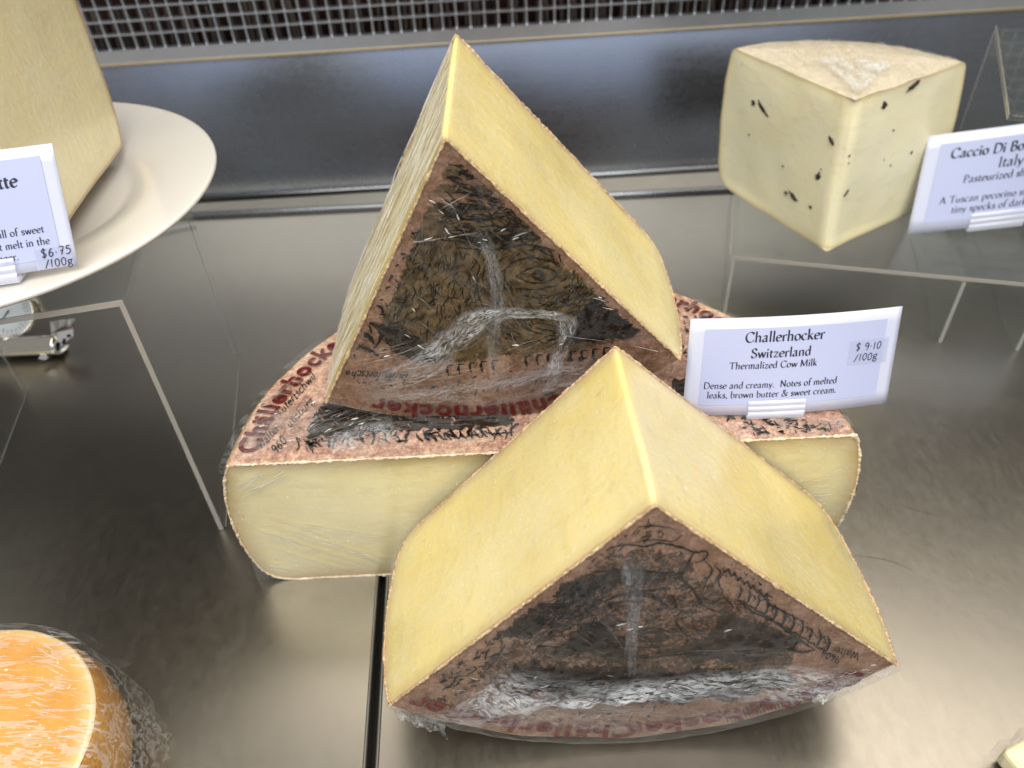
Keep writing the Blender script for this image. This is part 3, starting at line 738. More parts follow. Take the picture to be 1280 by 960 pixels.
for pts, wd in [
    ([(738, 705), (755, 690), (780, 681), (806, 683), (826, 679), (850, 684), (868, 690), (884, 690), (880, 700), (868, 703)], 1.1),
    ([(868, 690), (860, 705), (852, 722), (866, 737), (880, 757), (905, 768)], 1.6),
    ([(740, 715), (780, 713), (845, 717)], 1.3),
    ([(880, 700), (890, 712), (884, 725), (878, 740)], 1.0), ([(893, 706), (900, 716), (893, 730)], 1.0),
    ([(905, 714), (898, 728), (905, 742)], .9), ([(878, 745), (890, 752), (905, 748), (918, 760)], 1.1),
    ([(755, 752), (775, 744), (800, 742), (818, 747), (835, 757)], 2.4), ([(752, 760), (778, 752), (806, 752)], 1.0),
    ([(785, 796), (800, 788), (822, 786), (842, 793), (830, 800), (805, 802), (785, 796)], 1.1),
    ([(800, 793), (815, 790), (828, 795), (815, 800), (800, 795)], 2.2),
    ([(780, 806), (806, 810), (840, 806)], .8), ([(852, 760), (846, 778), (856, 792), (870, 800)], 1.0),
    ([(745, 770), (735, 790), (742, 805)], 1.0), ([(762, 768), (772, 776), (786, 778)], .9), ([(835, 764), (845, 758), (843, 748), (836, 742)], .8),
    ([(770, 816), (800, 822), (850, 818), (880, 812)], .9), ([(780, 728), (800, 738), (826, 736), (838, 730)], .9),
    ([(786, 661), (815, 657), (846, 662)], .7), ([(786, 680), (812, 675), (842, 676), (852, 668)], .7),
    ([(945, 735), (960, 752), (975, 762), (990, 770), (1010, 780)], .9), ([(918, 748), (940, 764), (965, 776), (1000, 800), (1018, 812)], 1.3),
    ([(1000, 800), (990, 812), (1005, 815), (1020, 812)], 1.1)]:
    wiggle(st, pts, wd, .9)
# mountain ticks along the right edge
for k in range(11):
    x, y = 925 + k*11, 742 + k*6.6
    wiggle(st, [(x, y-12+random.uniform(-3, 3)), (x+2, y-4), (x-3, y+8)], 1.3, .8)
    wiggle(st, [(x-4, y+8), (x+4, y+10), (x+9, y+14)], 1.0, .8)
    if k % 2: wiggle(st, [(x+4, y-6), (x+8, y-1), (x+5, y+4)], .8, .8)
for k in range(9):   # scribbled line next to the right edge
    x, y = 876 + k*9, 676 + k*6.4
    wiggle(st, [(x, y), (x+3, y+4), (x+6, y+1), (x+8, y+6)], .9, 1.0)
for k in range(7):
    x, y = 905 + k*8, 708 + k*5.2
    wiggle(st, [(x, y), (x+1, y+7), (x+6, y+3), (x+6, y+9)], 1.0, 1.0)
hatch(st, [(540, 850), (600, 812), (640, 780), (668, 790), (620, 830), (585, 870), (545, 875)], -.5, 70, 13, 1.1, .5)
hatch(st, [(640, 790), (720, 730), (760, 745), (700, 800), (660, 815)], -.62, 110, 22, .8, .15)
hatch(st, [(700, 725), (770, 672), (820, 650), (800, 690), (740, 712)], -.6, 30, 13, .8, .35)
hatch(st, [(690, 735), (760, 735), (770, 790), (720, 820), (660, 822)], -.5, 130, 20, .8, .25)
hatch(st, [(760, 735), (850, 730), (890, 770), (870, 815), (780, 825), (750, 780)], .1, 120, 15, .6, .5)
hatch(st, [(880, 690), (1000, 770), (1060, 815), (980, 830), (900, 760)], .55, 40, 8, .7, .7)
hatch(st, [(560, 880), (640, 850), (900, 870), (1050, 845), (1000, 880), (800, 905), (600, 905)], .1, 60, 10, .9, .9)
for k in range(34):   # bar marks near the rim
    x = 905 + k*4.6; y = 893 - k*1.22 - (k*.045)**2
    ribbon2(st, [Vector((x, y)), Vector((x+3, y+5)), Vector((x+5, y+10))], 1.0, jit=.3)
finish_print(st, FA, OFFP + .0001, 'print_drawing', ink_black, fw)
# text on the front wedge
def write_px(fr, off, items, mat, root, name):
    mb = MB()
    for (t, x, y, h, rot, style, wgt, slant, jit) in items:
        q = MB(); write(q, t, 0, 0, h, style, 'c', wgt, .2, slant, jit)
        c, s_ = math.cos(rot), math.sin(rot)
        q.v = [Vector((x + p.x*c + p.y*s_, y + p.x*s_ - p.y*c)) for p in q.v]
        mb.add(q.v, q.f)
    v, f = place_px(mb, fr, off); return mobj(name, v, f, mat, root, smooth=False, recalc=False)
write_px(FA, OFFP+.0002, [('CH 51', 818, 664, 8, PI+.0, 'pen', 1.7, 0, .1), ('Walter', 1058, 812, 10, PI+.25, 'pen', 1.2, .1, .3), ('9604', 1040, 817, 10, PI+.35, 'pen', 1.2, .1, .3),
    ('Tufer', 545, 874, 10, PI-.2, 'pen', 1.2, .2, .4)], ink_black, fw, 'print_writing')
mb = MB()
for am, tx, r_, sz in [(None, 'Chällerhocker', 0, 0)]: pass
def ang_px(fr, x, y):
    p = onplane(x, y, fr['O'], fr['N']) - fr['O']; return math.atan2(p.dot(fr['U']), p.dot(fr['S'])), math.hypot(p.dot(fr['U']), p.dot(fr['S']))
def rim_text(fr, root, x, y, size, text='Chällerhocker', inset=.0125, bold=.0005, R=.158):
    a, r = ang_px(fr, x, y)
    v, f = arc_text(fr, text, a, R - inset, size, OFFP+.0006, True, bold)
    return mobj('print_brand_name', v, f, ink_red, root, smooth=False, recalc=False)
rim_text(FA, fw, 650, 908, .0160, inset=.0150); rim_text(FA, fw, 938, 900, .0160, inset=.0150)
dot = MB(); dot.add([Vector((494 + 11*math.cos(2*PI*k/20), 873 + 8*math.sin(2*PI*k/20))) for k in range(20)], [tuple(range(20))])
dot.v = [p if p.x > 0 else p for p in dot.v]
# corner dot clipped to the sector by shifting it inside
dot.v = [Vector((max(p.x, 489 + (885-p.y)*.9), p.y)) if p.y < 885 else p for p in dot.v]
finish_print(dot, FA, OFFP+.0002, 'print_dot', ink_red, fw)

# upper wedge drawing
dk = MB()
poly_fill(dk, [(560, 205), (590, 215), (640, 262), (700, 330), (740, 365), (778, 405), (770, 430), (700, 440), (620, 445), (560, 455), (510, 450), (478, 430), (480, 395), (500, 350), (520, 300), (535, 250)], 3)
finish_print(dk, UA, OFFP, 'print_shading', ink_olive, uw)
d2 = MB()
poly_fill(d2, [(742, 368), (784, 404), (800, 412), (790, 425), (740, 428), (705, 432), (712, 405), (730, 390)], 2.5)
poly_fill(d2, [(478, 410), (500, 405), (530, 430), (560, 448), (520, 456), (485, 440)], 3)
poly_fill(d2, [(575, 288), (640, 286), (690, 296), (640, 303), (580, 298)], 2)
poly_fill(d2, [(540, 255), (600, 252), (612, 262), (560, 270)], 2)
finish_print(d2, UA, OFFP + .0001, 'print_dark_patch', ink_dark, uw)
st = MB()
for pts, wd in [
    ([(646, 345), (660, 336), (680, 334), (696, 342), (684, 352), (662, 353), (646, 345)], 1.2), ([(664, 344), (672, 340), (680, 345), (672, 349), (664, 345)], 2.6),
    ([(640, 328), (665, 322), (700, 330)], 1.2), ([(642, 360), (670, 362), (700, 356)], 1.0), ([(650, 370), (680, 372), (706, 364)], .8),
    ([(560, 295), (610, 300), (650, 292), (690, 300)], 2.2), ([(572, 310), (620, 312), (660, 306), (700, 315)], 1.3), ([(575, 215), (595, 222), (612, 215)], 2.4),
    ([(555, 270), (600, 275), (640, 268)], 1.4), ([(565, 240), (600, 243), (625, 250)], 1.6), ([(600, 330), (596, 350), (600, 375), (610, 395)], 1.0),
    ([(475, 330), (490, 340), (486, 352)], 2.0), ([(462, 355), (475, 362), (488, 358)], 1.6), ([(455, 400), (470, 408), (478, 420), (470, 432)], 2.2),
    ([(447, 418), (460, 420), (468, 430)], 2.4), ([(448, 432), (462, 438), (474, 445)], 1.8), ([(462, 380), (476, 384), (480, 396)], 1.4),
    ([(495, 300), (506, 292), (512, 280)], 2.0), ([(470, 345), (455, 360)], 1.3), ([(505, 262), (515, 250), (524, 240)], 1.2)]:
    wiggle(st, pts, wd, 1.0)
flow = lambda c: math.atan2(c.y-345, c.x-672) + PI/2 + .3
hatch(st, [(610, 300), (700, 310), (770, 390), (700, 430), (620, 430), (590, 380)], flow, 330, 17, .6, .25, avoid=(671, 347, 42, 22))
hatch(st, [(560, 200), (590, 215), (660, 280), (690, 305), (600, 310), (540, 300)], .15, 230, 20, .8, .35)
hatch(st, [(520, 290), (600, 300), (600, 440), (500, 440), (480, 420)], -1.2, 260, 15, .7, .45)
hatch(st, [(700, 350), (760, 385), (790, 415), (700, 430)], -.35, 60, 22, 1.0, .15)
hatch(st, [(455, 400), (490, 320), (520, 280), (510, 360), (480, 440), (440, 445)], -.4, 45, 11, 1.0, .9)
hatch(st, [(440, 470), (560, 460), (780, 440), (800, 455), (700, 495), (560, 500), (450, 490)], .1, 60, 9, .8, .9)
for k in range(16): 
    x = 560 + k*14; y = 462 - k*1.6
    if random.random() < .7: wiggle(st, [(x, y-6), (x-1, y), (x+1, y+8)], 1.2, .6); wiggle(st, [(x, y-5), (x+6, y-5)], .8, .5)
finish_print(st, UA, OFFP + .0002, 'print_drawing', ink_black, uw)
write_px(UA, OFFP+.0002, [('Tufertschwil', 459, 464, 10, PI+.05, 'pen', 1.3, .3, .4), ('burg', 497, 466, 11, PI+.2, 'pen', 1.3, .3, .4)], ink_black, uw, 'print_writing')
rim_text(UA, uw, 590, 508, .0150, inset=.0115)
dot = MB(); c0 = (418, 489); dot.add([Vector((c0[0] + 8*math.cos(2*PI*k/20), c0[1] + 8*math.sin(2*PI*k/20))) for k in range(20)], [tuple(range(20))])
finish_print(dot, UA, OFFP+.0002, 'print_dot', ink_red, uw)

# half wheel print
dk = MB()
poly_fill(dk, [(386, 548), (390, 528), (404, 505), (425, 500), (520, 506), (640, 518), (640, 532), (560, 536), (480, 540), (430, 546)], 2.5)
poly_fill(dk, [(840, 470), (870, 480), (900, 515), (870, 520), (840, 500)], 2)
finish_print(dk, HA, OFFP, 'print_shading', ink_dark, hw)
st = MB()
hatch(st, [(370, 560), (385, 540), (398, 505), (410, 500), (395, 560)], 1.2, 40, 9, .9, .5)
for k in range(30):
    x = 372 + k*9.2 + random.uniform(-4, 4); y = 556 - (x-372)*.06 + random.uniform(-4, 4)
    if random.random() < .8: wiggle(st, [(x, y+R0_(1, 7)), (x+R0_(-3, 4), y-1), (x+R0_(-7, 7), y-R0_(3, 11)), (x+R0_(-2, 12), y-R0_(4, 12))], R0_(.6, 1.5), 1.4)
    if random.random() < .5: wiggle(st, [(x-R0_(2, 6), y-R0_(0, 6)), (x+R0_(2, 6), y-R0_(-3, 5)), (x+R0_(7, 14), y+R0_(-4, 4))], R0_(.5, 1.2), 1.2)
for k in range(12):
    x = 520 + k*9; y = 547 - k*.6; wiggle(st, [(x, y-5), (x+3, y), (x+9, y+5)], 1.1, .8)
hatch(st, [(880, 505), (935, 522), (1040, 525), (1060, 530), (1060, 538), (940, 545)], .1, 60, 14, 1.2, .5)
hatch(st, [(846, 378), (895, 392), (905, 410), (850, 460)], 1.0, 60, 9, 1.0, .9)
finish_print(st, HA, OFFP + .0001, 'print_drawing', ink_black, hw)
write_px(HA, OFFP+.0002, [('Tufertschwil', 372, 497, 10, -.83, 'pen', 1.35, .2, .4), ('Lutisburg', 376, 520, 10, -.83, 'pen', 1.1, .2, .4), ('Walter', 338, 549, 10, -.83, 'pen', 1.1, .2, .4), ('960', 352, 560, 12, -.83, 'pen', 1.3, .2, .4)], ink_black, hw, 'print_writing')
rim_text(HA, hw, 345, 482, .0148, inset=.0138, R=.153)
rim_text(HA, hw, 860, 380, .0148, inset=.0138, R=.155)
dot = MB(); dot.add([Vector((291 + 13*math.cos(2*PI*k/20), 577 - abs(4.5*math.sin(2*PI*k/20)))) for k in range(20)], [tuple(range(20))])
finish_print(dot, HA, OFFP+.0002, 'print_dot', ink_red, hw)

# ---------------- cling film
film_cap(fw, FA, aL, aR, .1585, .0935, film_m, .0016, .0005, 2)
film_cap(uw, UA, bL, bR, .1590, .0945, film_m, .0016, .0006, 5)
film_cap(hw, HA, PI, 0, .1545, .0955, film_tight, .0012, .0004, 8, rim=.5)
def film_patch(root, fr, poly_top, poly_bot, mat, off=.0030, amp=.004, seed=0, name='wrap_fold', n=120, m_=36, st_=.62):
    """a band of bunched film between two photo-measured curves, standing proud of the face"""
    A = catmull(poly_top, 12); B = catmull(poly_bot, 12)
    def samp(Q, t):
        x = t*(len(Q)-1); i = min(int(x), len(Q)-2); return Q[i].lerp(Q[i+1], x-i)
    O, N = fr['O'], fr['N']
    def fn(i, j):
        jj = j + mnoise.noise(Vector((i*14, seed, 0)))*.10*(1 if j > .5 else -1)
        p = samp(A, i).lerp(samp(B, i), jj)
        q = onplane(p.x, p.y, O - N*off, N)
        h = abs(mnoise.noise(Vector((i*9 + seed, j*6 + i*2, seed)))) + .5*abs(mnoise.noise(Vector((i*26 + seed, j*16 - i*5, seed)))) + .3*abs(mnoise.noise(Vector((i*60, j*36, seed))))
        e = min(1, j*5, (1-j)*5, i*8, (1-i)*8)
        return q - N * (h*amp*(.25+.75*e))
    v, f = grid_vf(n, m_, fn)
    pu, pv, fd = [], [], []
    for j in range(m_):
        for i in range(n):
            a, b_ = i/(n-1), j/(m_-1)
            pu.append(a*len(poly_top)*1.3 + seed*7); pv.append(b_*9.5 + 2.2*mnoise.noise(Vector((a*5, seed, 0))) + seed*3)
            e = min(1, b_*4, (1-b_)*4)*min(1, a*7, (1-a)*7)
            fd.append(st_*max(0, min(1, e*(.75 + .9*mnoise.noise(Vector((a*4.5+seed, b_*2.5, seed)))))))
    return mobj(name, v, f, mat, root, attr={'pu': pu, 'pv': pv, 'fade': fd})
film_patch(fw, FA, [(598, 846), (640, 832), (760, 848), (880, 838), (1000, 828), (1100, 846)], [(540, 905), (620, 898), (720, 886), (830, 878), (960, 882), (1070, 868)], film_wisp, seed=1)
film_patch(fw, FA, [(500, 890), (560, 880), (640, 862), (760, 870), (880, 872), (980, 866)], [(510, 908), (600, 912), (690, 915), (780, 921), (860, 918), (950, 905)], film_wisp, seed=5, amp=.003, st_=.22)
film_patch(fw, FA, [(772, 690), (776, 740), (780, 790), (784, 850)], [(812, 690), (806, 740), (800, 790), (796, 850)], film_wisp, seed=9, amp=.002, m_=24, st_=.35)
film_patch(uw, UA, [(430, 482), (510, 440), (560, 402), (600, 383), (680, 386), (716, 392)], [(450, 506), (545, 472), (580, 438), (625, 402), (680, 398), (716, 404)], film_wisp, seed=3, amp=.004, n=90, m_=24)
film_patch(uw, UA, [(686, 392), (694, 420), (686, 445), (678, 470), (668, 495)], [(726, 392), (722, 415), (708, 445), (702, 470), (692, 490)], film_wisp, seed=7, amp=.003, n=60, m_=24, st_=.6)
film_patch(uw, UA, [(592, 290), (606, 330), (612, 380), (606, 430), (610, 490)], [(612, 286), (626, 330), (632, 380), (626, 430), (640, 488)], film_wisp, seed=17, amp=.002, n=60, m_=24, st_=.4)
film_patch(uw, UA, [(445, 492), (520, 478), (600, 470), (700, 452), (770, 440)], [(460, 508), (540, 505), (620, 508), (700, 492), (780, 462)], film_wisp, seed=13, amp=.002, n=70, m_=20, st_=.4)
film_patch(hw, HA, [(395, 552), (440, 532), (490, 524)], [(410, 568), (460, 564), (510, 548)], film_wisp, seed=11, amp=.003, n=50, m_=24)
film_patch(hw, HA, [(282, 560), (330, 520), (400, 500)], [(300, 578), (360, 562), (430, 540)], film_wisp, seed=21, amp=.002, n=60, m_=24, st_=.22)
# small upright corner ears of film
def ear(root, pts3, mat=film_m, seed=0, name='wrap_edge'):
    """pts3: list of (base point, tip point) pairs"""
    v = []; f = []
    nn = 12
    for i, (a, b_) in enumerate(pts3):
        a = Vector(a); b_ = Vector(b_)
        for k in range(nn+1):
            q = a.lerp(b_, k/nn); q += Vector((nz(q, 160, seed), nz(q, 160, seed+5), nz(q, 160, seed+11)))*.0024*(k/nn)
            v.append(q)
    for i in range(len(pts3)-1):
        for k in range(nn): f.append((i*(nn+1)+k, i*(nn+1)+k+1, (i+1)*(nn+1)+k+1, (i+1)*(nn+1)+k))
    return mobj(name, v, f, mat, root)
def fpt(fr, x, y, off): return onplane(x, y, fr['O'] - fr['N']*off, fr['N'])
ear(fw, [(fpt(FA, 485+k*6.5, 882+k*2.2, -.004), fpt(FA, 497+k*5.5, 898+k*2.3 + 5*math.sin(k*1.9), .004)) for k in range(12)], film_fold, 3)
ear(fw, [(fpt(FA, 1117-k*9, 830+k*3, .0), fpt(FA, 1112-k*9, 842+k*3.6 + 4*math.sin(k*2.3), .008)) for k in range(12)], film_fold, 6)
ear(uw, [(fpt(UA, 408+k*6, 492+k*1.2, .0), fpt(UA, 414+k*6, 502+k*1.8 + 3*math.sin(k*2.3), .005)) for k in range(12)], film_m, 6)
# creases: thin pulled ridges of film, coloured white to paint in their highlights
glint_m = crease_highlight_m.copy(); glint_m.name = 'film_glint'; glint_m.node_tree.nodes['Principled BSDF'].inputs['Alpha'].default_value = .85  # more opaque white, for glints painted onto the film
def creases(root, fr, lines, off=.0036, name='wrap_crease_highlight', mat=None):
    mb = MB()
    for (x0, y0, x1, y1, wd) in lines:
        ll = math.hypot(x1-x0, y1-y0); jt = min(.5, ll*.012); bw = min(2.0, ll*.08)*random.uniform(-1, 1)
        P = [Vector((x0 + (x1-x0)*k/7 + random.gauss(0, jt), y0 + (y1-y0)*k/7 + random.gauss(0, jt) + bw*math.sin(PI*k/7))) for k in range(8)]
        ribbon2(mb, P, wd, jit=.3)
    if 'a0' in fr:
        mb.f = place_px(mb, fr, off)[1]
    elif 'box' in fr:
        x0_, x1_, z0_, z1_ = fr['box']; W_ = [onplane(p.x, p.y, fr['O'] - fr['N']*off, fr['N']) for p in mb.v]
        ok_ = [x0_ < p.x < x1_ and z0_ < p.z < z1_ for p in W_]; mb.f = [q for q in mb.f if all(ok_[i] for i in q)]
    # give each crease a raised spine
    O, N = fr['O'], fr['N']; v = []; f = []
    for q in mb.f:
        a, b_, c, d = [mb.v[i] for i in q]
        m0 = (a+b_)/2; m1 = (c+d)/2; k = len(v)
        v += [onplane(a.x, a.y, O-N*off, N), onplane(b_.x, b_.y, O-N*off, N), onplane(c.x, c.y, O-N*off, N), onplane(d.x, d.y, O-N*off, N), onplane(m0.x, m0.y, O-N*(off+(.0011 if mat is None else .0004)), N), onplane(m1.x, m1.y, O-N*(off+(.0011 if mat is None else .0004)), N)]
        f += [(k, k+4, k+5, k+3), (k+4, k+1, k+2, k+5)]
    o = mobj(name, v, f, mat or crease_highlight_m, root, smooth=False); o['kind'] = 'stuff'; return o
R_ = random.uniform
creases(fw, FA, [(800, 700, 822, 688, .5), (805, 735, 835, 705, .5), (810, 722, 850, 700, .4), (800, 784, 880, 765, .6), (830, 800, 915, 792, .5), (795, 770, 905, 757, .5), (860, 815, 980, 812, .5),
    (780, 835, 786, 765, .6), (793, 838, 800, 740, .5), (800, 836, 812, 700, .4), (930, 820, 990, 815, .5), (1030, 835, 1100, 842, .7), (960, 870, 1075, 845, .5), (870, 812, 1000, 822, .4)] +
    [(R_(600, 900), R_(845, 900), R_(640, 960), R_(850, 895), R_(.25, .6)) for _ in range(46)] + [(R_(640, 760), R_(720, 800), R_(740, 800), R_(790, 840), .3) for _ in range(16)])
creases(uw, UA, [(498, 306, 560, 297, .9), (560, 297, 608, 288, .6), (555, 235, 600, 330, .5), (600, 300, 618, 345, .7), (618, 345, 620, 420, .5), (545, 245, 570, 262, .9), (550, 262, 590, 240, .7),
    (640, 297, 660, 290, .9), (505, 385, 560, 430, .5), (520, 370, 545, 392, .6), (610, 365, 660, 352, .0), (790, 432, 835, 444, .9), (740, 372, 758, 378, .9), (752, 384, 768, 388, .9), (700, 420, 760, 428, .6)] +
    [(x := R_(440, 660), y := R_(440, 490), x + R_(30, 80), y - R_(5, 25), R_(.3, .7)) for _ in range(40)] + [(x := R_(520, 640), y := R_(215, 420), x + R_(-15, 30), y + R_(6, 26), R_(.25, .5)) for _ in range(46)])
creases(hw, HA, [(x := R_(285, 420), y := R_(500, 570), x + R_(40, 110), y - R_(10, 50), R_(.3, .6)) for _ in range(40)] + [(x := R_(846, 890), y := R_(385, 500), x + R_(5, 25), y - R_(5, 15), .7) for _ in range(26)] + [(x := R_(940, 1040), y := R_(520, 535), x + R_(10, 40), y + R_(-3, 5), .6) for _ in range(24)])
glint = [(597,303,0),(603,299,.3),(625,290,-.4),(560,297,-.2),(548,262,.8),(515,385,.9),(590,345,1.2),(755,375,.3),(765,382,.3),(748,371,.2),(705,425,-.6),(699,431,-.2),(480,446,-.2),(640,300,-.4),(571,268,1.0),(536,250,.4),(556,285,.9),(530,300,-.3),(700,402,1.4),(712,410,1.2),(640,432,.0),(585,418,.2),(505,418,.7),(522,431,.8)]  # spots where bright glints are painted on the upper wedge's film
creases(uw, UA, [(x, y, x + R_(4, 12)*math.cos(a), y + R_(4, 12)*math.sin(a), R_(.5, 1.0)) for x, y, a in glint], off=.0042, mat=glint_m)
creases(fw, FA, [(x, y, x + R_(6, 14), y - R_(0, 3), R_(.5, .9)) for x, y in ((770,782),(784,788),(797,784),(905,790),(1045,846),(1060,842),(1075,838),(1088,832),(640,872),(735,862),(860,868))] + [(x := R_(560, 1060), y := R_(840, 900), x + R_(4, 14), y + R_(-6, 4), R_(.3, .7)) for _ in range(40)], off=.0046, mat=glint_m)  # painted glints on the front wedge's film
creases(hw, HA, [(x := R_(285, 460), y := R_(500, 566), x + R_(3, 12), y - R_(1, 6), R_(.4, .9)) for _ in range(34)] + [(x := R_(846, 890), y := R_(390, 500), x + R_(3, 9), y - R_(1, 6), R_(.4, .8)) for _ in range(22)], off=.0036, mat=glint_m)  # painted glints over the half wheel's rind
# film over the cut face of the half wheel
HF = sector_frame(Vector((HC.x, HC.y, .095)), S=Vector((1,0,0)), N=Vector((0,1,0)), U=Vector((0,0,1)))
HF['box'] = (HC.x-.151, HC.x+.154, .004, .092)
creases(hw, HF, [(270+R_(0, 25), R_(585, 640), 330+R_(0, 60), R_(570, 590), .3) for _ in range(14)] + [(330, 648, 480, 672, .42), (300, 660, 470, 712, .36), (330, 655, 470, 700, .36), (290, 655, 400, 690, .3), (350, 690, 470, 725, .36), (375, 660, 478, 708, .36), (300, 705, 360, 715, .5), (320, 700, 350, 710, .5), (440, 690, 478, 700, .42), (310, 720, 380, 726, .5),
    (980, 612, 1075, 590, .36), (985, 622, 1078, 612, .42), (1000, 632, 1076, 622, .42), (1010, 640, 1074, 634, .42), (1040, 650, 1072, 642, .5), (1020, 600, 1078, 575, .36)], off=.0018, mat=glint_m)  # white lines painted as highlights on the cut face film
def edge_crinkle(root, fr, x0, y0, x1, y1, n, side=1):
    L_ = []
    for k in range(n):
        t = R_(.01, .99); x, y = x0+(x1-x0)*t, y0+(y1-y0)*t; a = math.atan2(y1-y0, x1-x0) + random.gauss(0, .35); l = R_(2, 7)
        o_ = side*R_(.5, 4.5)
        L_.append((x, y+o_, x+l*math.cos(a), y+o_+l*math.sin(a), R_(.3, .8)))
    creases(root, fr, L_, off=.0012)
edge_crinkle(hw, HA, 272, 580, 620, 564, 150, -1); edge_crinkle(hw, HA, 930, 551, 1074, 545, 60, -1)
edge_crinkle(fw, FA, 490, 884, 820, 634, 110, 1); edge_crinkle(fw, FA, 820, 634, 1112, 826, 90, 1)
edge_crinkle(uw, UA, 412, 488, 557, 180, 50, 1); edge_crinkle(uw, UA, 557, 180, 846, 446, 80, 1)
def face_film(root, fr, px, mat, off, amp, seed, name='wrap'):
    A, B_, C_, D_ = [fpt(fr, x, y, off) for x, y in px]
    N = fr['N']
    def fn(i, j):
        p = A.lerp(B_, i).lerp(D_.lerp(C_, i), j)
        return p - N*(abs(mnoise.noise(Vector((i*7+seed, j*5, seed))))*amp)
    v, f = grid_vf(60, 40, fn); return mobj(name, v, f, mat, root)
face_film(hw, HF, [(271, 582), (1074, 548), (1050, 690), (326, 736)], film_tight, .0010, .0002, 2)
# stretched film on the upper wedge's left cut face
def cutframe(fr, ang_, R):
    d = fr['S']*math.cos(ang_) + fr['U']*math.sin(ang_); nrm = d.cross(fr['N']).normalized()
    if nrm.dot(CAM - fr['O']) < 0: nrm = -nrm
    return d, nrm
def side_film(root, fr, ang_, R, T, mat, off=.0011, name='wrap', seed=0, amp=.0008):
    d, nrm = cutframe(fr, ang_, R)
    def fn(i, j):
        p = fr['O'] + d*((R + bulge(j, .009, .002, .012)*.9)*(i*.992+.0005)) + fr['N']*(T*(j*.97+.015)) + nrm*off
        return p + nrm*(abs(mnoise.noise(Vector((i*3+seed, j*26, seed))))*amp)
    v, f = grid_vf(70, 60, fn)
    pu = [(jj/59)*22 + .8*mnoise.noise(Vector((ii/69*2, jj/59*3, seed))) for jj in range(60) for ii in range(70)]; pv = [(ii/69)*1.6 for jj in range(60) for ii in range(70)]
    return mobj(name, v, f, mat, root, attr={'pu': pu, 'pv': pv, 'fade': [1.0]*len(v)})
def faces_left(fr, a): # which cut side is which
    d, n_ = cutframe(fr, a, .1); return n_.x < 0
for (root, fr, a_, R, T) in ((uw, UA, bL, .1605, .0945), (uw, UA, bR, .1566, .0945), (fw, FA, aL, .1592, .0935), (fw, FA, aR, .1571, .0935)):
    d, n_ = cutframe(fr, a_, R)
    if root is uw and n_.x < 0: side_film(root, fr, a_, R, T, film_streak, seed=3, amp=.0012)
    else: side_film(root, fr, a_, R, T, film_tight, seed=5 if n_.x < 0 else 8, amp=.0007)

# ================================================================== IVORY TRUFFLE CHEESE on the acrylic shelf
SHZ = .0585
sd = Vector((.26, .966, 0)).normalized(); sx = Vector((.966, -.26, 0)).normalized()
sh0 = onz(914, 318, SHZ); sh0.z = 0
shelf = empty('acrylic_shelf', sh0, 'low clear acrylic shelf carrying the ivory truffle cheese and its card', 'display shelf')
Z = Vector((0,0,1))
v, f = box_vf(0, .26, 0, .17, SHZ-.0045, SHZ, sx, sd, Z, sh0); bevel(mobj('shelf_top', v, f, acr, shelf, smooth=False))
v, f = box_vf(.0005, .2595, -.0006, -.0001, SHZ-.0037, SHZ-.0009, sx, sd, Z, sh0); mobj('front_edge', v, f, acr_edge, shelf, smooth=False)
v, f = box_vf(-.0006, -.0001, .0005, .1695, SHZ-.0042, SHZ-.0004, sx, sd, Z, sh0); mobj('side_edge', v, f, acr_edge, shelf, smooth=False)
foot = onz(1175, 415, 0); lx = (foot - sh0).dot(sx)
foot3 = onz(1265, 435, 0); lx3 = (foot3 - sh0).dot(sx)
for xx in (0.0, lx-.0045, min(lx3, .255)):
    v, f = box_vf(xx, xx+.0045, .0, .168, 0.0003, SHZ-.0047, sx, sd, Z, sh0); g = bevel(mobj('leg_panel', v, f, acr, shelf, smooth=False))
    v, f = box_vf(xx+.0011, xx+.0035, -.0006, -.0001, 0.0005, SHZ-.0050, sx, sd, Z, sh0); mobj('leg_edge', v, f, acr_line, g, smooth=False)
# cheese
ap = onz(1033, 313, SHZ+.0004)
lb = onz(905, 234, SHZ); rb = onz(1143, 264, SHZ)
dl = (lb-ap); dr = (rb-ap)
top = None
for k in range(400):          # height at which the front edge reaches its photo row
    z = SHZ + k*.0005; p = Vector((ap.x, ap.y, z)) - CAM; yy = 480 - FOC*p.dot(UP)/p.dot(FW)
    if yy < 131: top = z; break
TH_C = top - SHZ
IA = sector_frame(Vector((ap.x - .004, ap.y + .006, top)), S=Vector((1,0,0)), N=Vector((0,0,-1)), U=Vector((0,1,0)))
ia0 = math.atan2(dl.y, dl.x); ia1 = math.atan2(dr.y, dr.x)
tr = empty('truffle_cheese_quarter', (ap.x, ap.y, SHZ), 'ivory cheese quarter with black truffle specks on the clear shelf', 'cheese')
def lean(o):  # front edge leans slightly: the foot stands further forward than the top
    for vtx in o.data.vertices:
        k = (vtx.co.z)/TH_C; vtx.co.x += .004*(1-k) ; vtx.co.y -= .006*(1-k)
po, ro = sector(tr, IA, ia0, ia1, .118, .113, TH_C, (ivory, rind_ivory, rind_ivory), b=.006, e0=.005, e1=.014, seed=20, apexr=.004, dome=.004)
lean(po); lean(ro)
